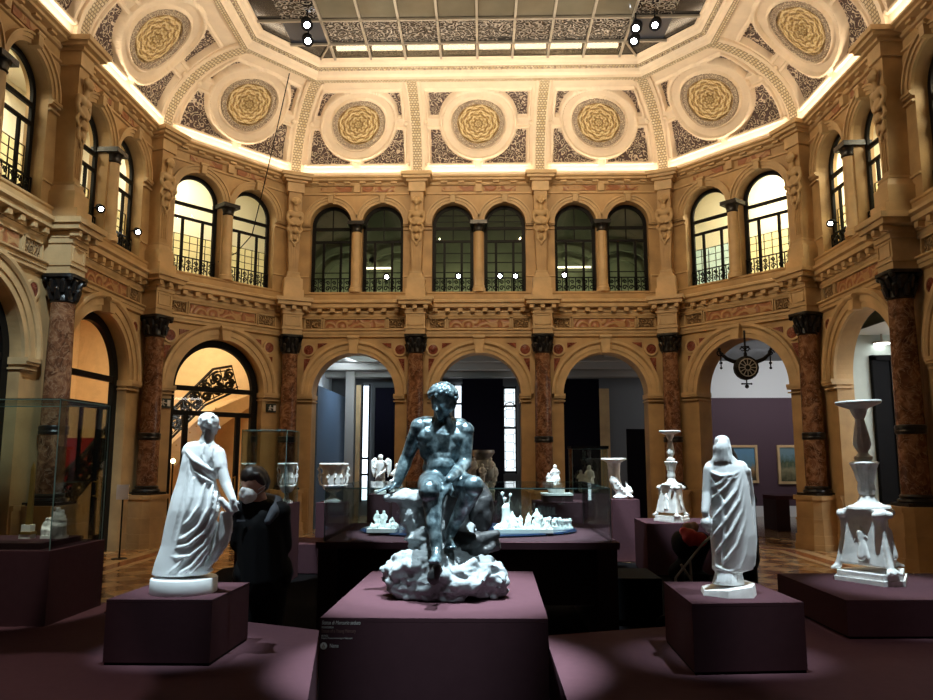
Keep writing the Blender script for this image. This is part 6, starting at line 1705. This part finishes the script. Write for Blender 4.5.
# ------------------------------------------------------------------ visitors
def person(label, Y, px, zf, H, pose):
    """H standing height; pose: dict of joint offsets in metres relative to the feet centre; +y is away from the camera"""
    c = at(px, 500, Y); t = thing('person', label, 'person', (c.x, Y, zf)); J = {k_: Vector(v) for k_, v in pose.items() if k_ not in ('hem', 'coat')}
    s = Sculpt(); u = H / 1.7
    for sd in ('l', 'r'):
        s.cap(J['hip_' + sd], J['knee_' + sd], .085 * u, .058 * u); s.cap(J['knee_' + sd], J['ankle_' + sd], .058 * u, .04 * u); foot(s, J['ankle_' + sd], pose['facing'], .25 * u, False)
        s.cap(J['sh_' + sd], J['el_' + sd], .052 * u, .04 * u); s.cap(J['el_' + sd], J['wr_' + sd], .04 * u, .028 * u)
        hand(s, J['wr_' + sd], J['wr_' + sd] - J['el_' + sd] + Vector((0, 0, -.1)), Vector(pose['facing']) * -1 + Vector((0.01, 0.02, 0)), .18 * u, .5, 1 if sd == 'l' else -1)
    s.cap(J['hip_l'], J['hip_r'], .10 * u, .10 * u); s.ball(J['pelvis'], .14 * u, (1.1, .85, .9)); s.cap(J['pelvis'], J['chest'], .13 * u, .15 * u); s.cap(J['sh_l'], J['sh_r'], .07 * u, .07 * u); s.cap(J['chest'], J['neck'], .12 * u, .06 * u); s.cap(J['neck'], J['head'], .06 * u, .055 * u)
    P = face_head(s, J['head'], pose['look'], (0, 0, 1), .225 * u)
    s.build('body', M['skin'], t, .011, 3)
    s = Sculpt()     # jacket
    s.cap(J['sh_l'], J['sh_r'], .085 * u, .085 * u); s.cap(J['pelvis'] + Vector((0, 0, -.12)), J['chest'], pose.get('coat', .165) * u, .18 * u); s.ball(J['chest'], .18 * u, (1.12, .9, 1)); s.cap(J['hip_l'] + Vector((0, 0, -.06)), J['hip_r'] + Vector((0, 0, -.06)), pose.get('hem', .125) * u, pose.get('hem', .125) * u)
    for sd in ('l', 'r'):
        s.cap(J['sh_' + sd], J['el_' + sd], .075 * u, .062 * u); s.cap(J['el_' + sd], J['wr_' + sd], .062 * u, .045 * u); s.cap(J['chest'] + Vector((0, 0, .05)), J['sh_' + sd], .14 * u, .085 * u)
        s.tube([J['sh_' + sd].lerp(J['el_' + sd], .5) + Vector((-.02, -.05, 0)), J['el_' + sd] + Vector((0, -.05, .02)), J['el_' + sd] + Vector((.04, -.04, .01))], [.02, .024, .016])
    J['jacket'] = s.build('jacket', M['jacket'], t, .013, 3)
    s = Sculpt()
    for sd in ('l', 'r'): s.cap(J['hip_' + sd], J['knee_' + sd], .105 * u, .078 * u); s.cap(J['knee_' + sd], J['ankle_' + sd] + Vector((0, 0, -.01)), .078 * u, .062 * u)
    s.cap(J['hip_l'], J['hip_r'], .12 * u, .12 * u); s.cap(J['hip_l'].lerp(J['knee_l'], .1), J['hip_r'].lerp(J['knee_r'], .1), .13 * u, .13 * u); s.build('trousers', M['jacket'], t, .013, 3)
    s = Sculpt()
    for sd in ('l', 'r'):
        f_ = Vector(pose['facing']).normalized(); an = J['ankle_' + sd]; b_ = Vector((an.x, an.y, .045)); s.cap(b_ - f_ * .05, b_ + f_ * .16, .044, .04)
    s.build('shoes', M['black'], t, .011, 2)
    return t, J, P, u
Yp = 5.62
c0 = at(262, 500, Yp)
def R_(px, py, dy=0):
    q = at(px, py, Yp + dy); return (q.x - c0.x, dy, q.z - .012)
hd = R_(254, 484.5, -.05)
pose = dict(hem=.11, coat=.19, facing=(-.45, -.89, 0), look=(-.50, -.84, -.22), head=hd, neck=R_(260, 503, .04), chest=R_(262, 523, .05), pelvis=(0.01, .08, .86), sh_l=R_(280, 512, .03), sh_r=R_(243, 510, .0), el_l=R_(284, 546, .09), el_r=R_(238, 543, .03), wr_l=(.10, .03, .92), wr_r=(-.08, .0, .92),
    hip_l=(.10, .08, .82), hip_r=(-.08, .06, .82), knee_l=(.09, .05, .45), knee_r=(-.08, .03, .45), ankle_l=(.10, .1, .075), ankle_r=(-.09, .07, .075))
t, J, P, u = person('visitor with dark hair, white face mask and black jacket beside the left statue', Yp, 262, .012, 1.70, pose); jk_ = J['jacket']
s = Sculpt(); h_ = .225 * u
s.ball(P(0, -.08, .20), h_ * .44, (1, 1, .95)); s.ball(P(0, -.16, .05), h_ * .42); s.ball(P(0, .06, .30), h_ * .36)
for x in (-1, 1): s.cap(P(x * .36, .02, .22), P(x * .38, -.06, .0), h_ * .10, h_ * .07); s.cap(P(x * .12, .26, .40), P(x * .34, .10, .34), h_ * .10, h_ * .10)
for j in range(26): a = random.uniform(0, 2 * PI); f_ = random.uniform(.1, .75); s.ball(P(.38 * cos(a) * f_, -.06 + .36 * sin(a) * f_, .55 - .22 * f_ * f_), h_ * .08)
s.build('hair', M['hair'], t, .008, 3)
s = Sculpt(); s.ball(P(0, .29, -.24), h_ * .31, (1.0, .85, .95)); s.cap(P(0, .46, -.06), P(0, .40, -.40), h_ * .10, h_ * .13); mk_ = s.build('face_mask', M['mask'], t, .006, 4)
bm = B()
for x in (-1, 1): tube(bm, [P(x * .25, .24, -.18), P(x * .38, .06, -.08), P(x * .43, -.06, -.04)], .003, 5); tube(bm, [P(x * .22, .24, -.32), P(x * .36, .05, -.2), P(x * .43, -.07, -.1)], .003, 5)
obj('mask_strap', bm, M['mask'], mk_)
s = Sculpt(); nk = J['neck']; s.tube([nk + Vector((-.10, -.09, -.05)), nk + Vector((-.11, .02, .01)), nk + Vector((0, .10, .03)), nk + Vector((.12, .02, .01)), nk + Vector((.13, -.09, -.06)), nk + Vector((.10, -.13, -.12))], [.03, .042, .045, .045, .042, .03])
s.build('collar', M['grey_cloth'], jk_, .009, 2)
bm = B(); box(bm, -.03, .03, -.004, .004, -.006, .006); o = obj('chest_badge', bm, M['grey_cloth'], t); o.location = J['chest'] + Vector((-.10, -.175, .03))
# second visitor, behind the veiled statue, with a pushchair
Y2 = 7.0; c0 = at(735, 500, Y2)
def R2(px, py, dy=0):
    q = at(px, py, Y2 + dy); return (q.x - c0.x, dy, q.z - .012)
pose = dict(facing=(-1, -.15, 0), look=(-.95, -.2, -.3), head=R2(724, 459, 0), neck=R2(730, 477, 0), chest=R2(735, 500, 0), pelvis=(.03, 0, .85), sh_l=R2(737, 491, -.15), sh_r=R2(742, 490, .15), el_l=R2(742, 520, -.18), el_r=R2(742, 516, .18), wr_l=R2(722, 533, -.2), wr_r=R2(722, 533, .2),
    hip_l=(.03, -.09, .82), hip_r=(.03, .09, .82), knee_l=(.06, -.10, .45), knee_r=(-.06, .10, .45), ankle_l=(.15, -.10, .075), ankle_r=(-.05, .10, .075))
t, J, P, u = person('visitor in black mostly hidden behind the veiled statue', Y2, 735, .012, 1.64, pose)
s = Sculpt(); h_ = .225 * u; s.ball(P(0, -.10, .20), h_ * .43); s.ball(P(0, -.18, .0), h_ * .4); s.cap(P(0, -.3, .0), P(0, -.34, -.35), h_ * .25, h_ * .12); s.build('hair', M['hair'], t, .009, 3)
Y3 = 7.0; c = at(694, 560, Y3)
t = thing('pushchair', 'black pushchair with a red seat and beige bag left of the veiled statue', 'pushchair', (c.x, Y3, 0.013))
def V_(px, py, dy=0): q = at(px, py, Y3 + dy); return Vector((q.x - c.x, dy, q.z))
bm = B()
for dy in (-.22, .22):
    tube(bm, [V_(716, 534, dy), V_(703, 545, dy), V_(676, 579, dy), V_(670, 640, dy) if False else Vector((V_(672, 600, dy).x, dy, .10))], .012, 8)
    tube(bm, [V_(681, 566, dy), V_(691, 581, dy), Vector((V_(706, 600, dy).x, dy, .10))], .011, 8); tube(bm, [V_(690, 560, dy), V_(692, 585, dy)], .01, 8)
tube(bm, [V_(716, 534, -.22), V_(716, 534, .22)], .014, 8); obj('frame', bm, M['steel'], t, smooth=50)
s = Sculpt(); s.tube([V_(700, 544, 0), V_(690, 566, 0), V_(678, 574, 0)], [.10, .11, .09]); s.box(V_(690, 560, 0).x - .1, V_(690, 560, 0).x + .12, -.19, .19, .42, .62); s.ball(V_(680, 545, 0), .09, (.8, 1.8, 1.3)); s.build('seat', M['jacket'], t, .016, 2)
s = Sculpt(); s.cap(V_(690, 538, -.16), V_(690, 538, .16), .07, .07); s.cap(V_(700, 541, -.16), V_(700, 541, .16), .065, .065); s.cap(V_(684, 533, -.14), V_(684, 533, .14), .04, .04); s.cap(V_(690, 545, -.17), V_(703, 541, -.17), .03, .03); s.build('red_hood', M['red'], t, .012, 2)
s = Sculpt(); s.cap(V_(687, 529, -.1), V_(693, 530, .05), .045, .05); s.ball(V_(694, 528, -.05), .045); s.build('beige_bag', plain('beige_bag_cloth', (.42, .24, .15), .8), t, .01, 2)
for dy in (-.24, .24):
    for x in (V_(672, 600).x, V_(706, 600).x):
        bm = B(); lathe(bm, [(.04, -.02), (.085, -.02), (.10, -.01), (.10, .01), (.085, .02), (.04, .02)], 24); bm.transform(Matrix.Translation((x, dy, .10)) @ Matrix.Rotation(PI / 2, 4, 'X')); obj('wheel', bm, M['black'], t, smooth=40)

# ------------------------------------------------------------------ exhibit spotlights (cool white, from the skylight above the viewer)
COOL = (.74, .92, 1.0)
def spot(src, tgt, e, ang, blend=.25, rad=.05, col=COOL): light('SPOT', 'exhibit_spot', src, tgt, e * LP['spot'], col, angle=ang, blend=blend, radius=rad)
spot((.45, 2.9, 8.9), (-.17, 4.2, 1.4), 1.5, 13, .5)
spot((.6, -.6, 8.6), (-.18, 4.1, 1.25), .13, 8, .5)  # added front spot, lifts the plinth front, lettering and lower legs
spot((-3.2, 5.6, 8.8), (-6.35, 10.3, 3.9), .22, 24, .6)
spot((-1.3, 2.9, 8.9), (-.25, 4.2, 1.35), .55, 9, .4)
spot((-1.1, 3.75, 8.9), (-1.72, 4.58, 1.4), .52, 7.5, .8)
spot((-3.4, 3.6, 8.9), (-1.62, 5.0, 1.35), .38, 12, .8)
spot((.9, 3.7, 8.9), (1.45, 4.5, 1.35), .41, 7, .8)
spot((3.4, 3.7, 8.9), (1.45, 4.5, 1.3), .36, 7, .8)
spot((2.0, 4.6, 8.9), (2.85, 5.5, 1.3), .56, 9.5, .8)
spot((-1.2, 6.4, 8.9), (-.15, 7.6, 1.0), .9, 17)
spot((.8, 6.4, 8.9), (.35, 7.5, 1.0), .8, 14)
spot((1.6, 8.6, 9.0), (2.75, 11.35, 1.2), .9, 10)
spot((-.9, 9.6, 9.0), (-2.3, 12.6, 1.2), .8, 8)
spot((.2, 9.6, 9.0), (1.6, 12.4, 1.2), .9, 11)
spot((-.4, 9.6, 9.0), (-1.2, 12.3, 1.3), .8, 9)
spot((.9, 9.6, 9.0), (2.6, 12.6, 1.1), .7, 8)
spot((-2.6, 3.6, 8.9), (-3.5, 5.7, 1.1), .22, 11, col=(1, .9, .78))
spot((-1.6, 8.0, 9.0), (-2.75, 10.4, 1.2), .7, 8)
# framed spill on the platforms
spot((-3.2, 3.0, 9.0), (-2.5, 3.7, .5), .10, 12, .1, col=(1, .85, .8))
spot((2.6, 2.0, 9.0), (2.4, 4.4, .5), .07, 16, .4, col=(1, .84, .8))

# faint room glow
w = bpy.data.worlds.new('world'); SC.world = w; w.use_nodes = True
w.node_tree.nodes['Background'].inputs[0].default_value = (1, .72, .48, 1); w.node_tree.nodes['Background'].inputs[1].default_value = LP['world']
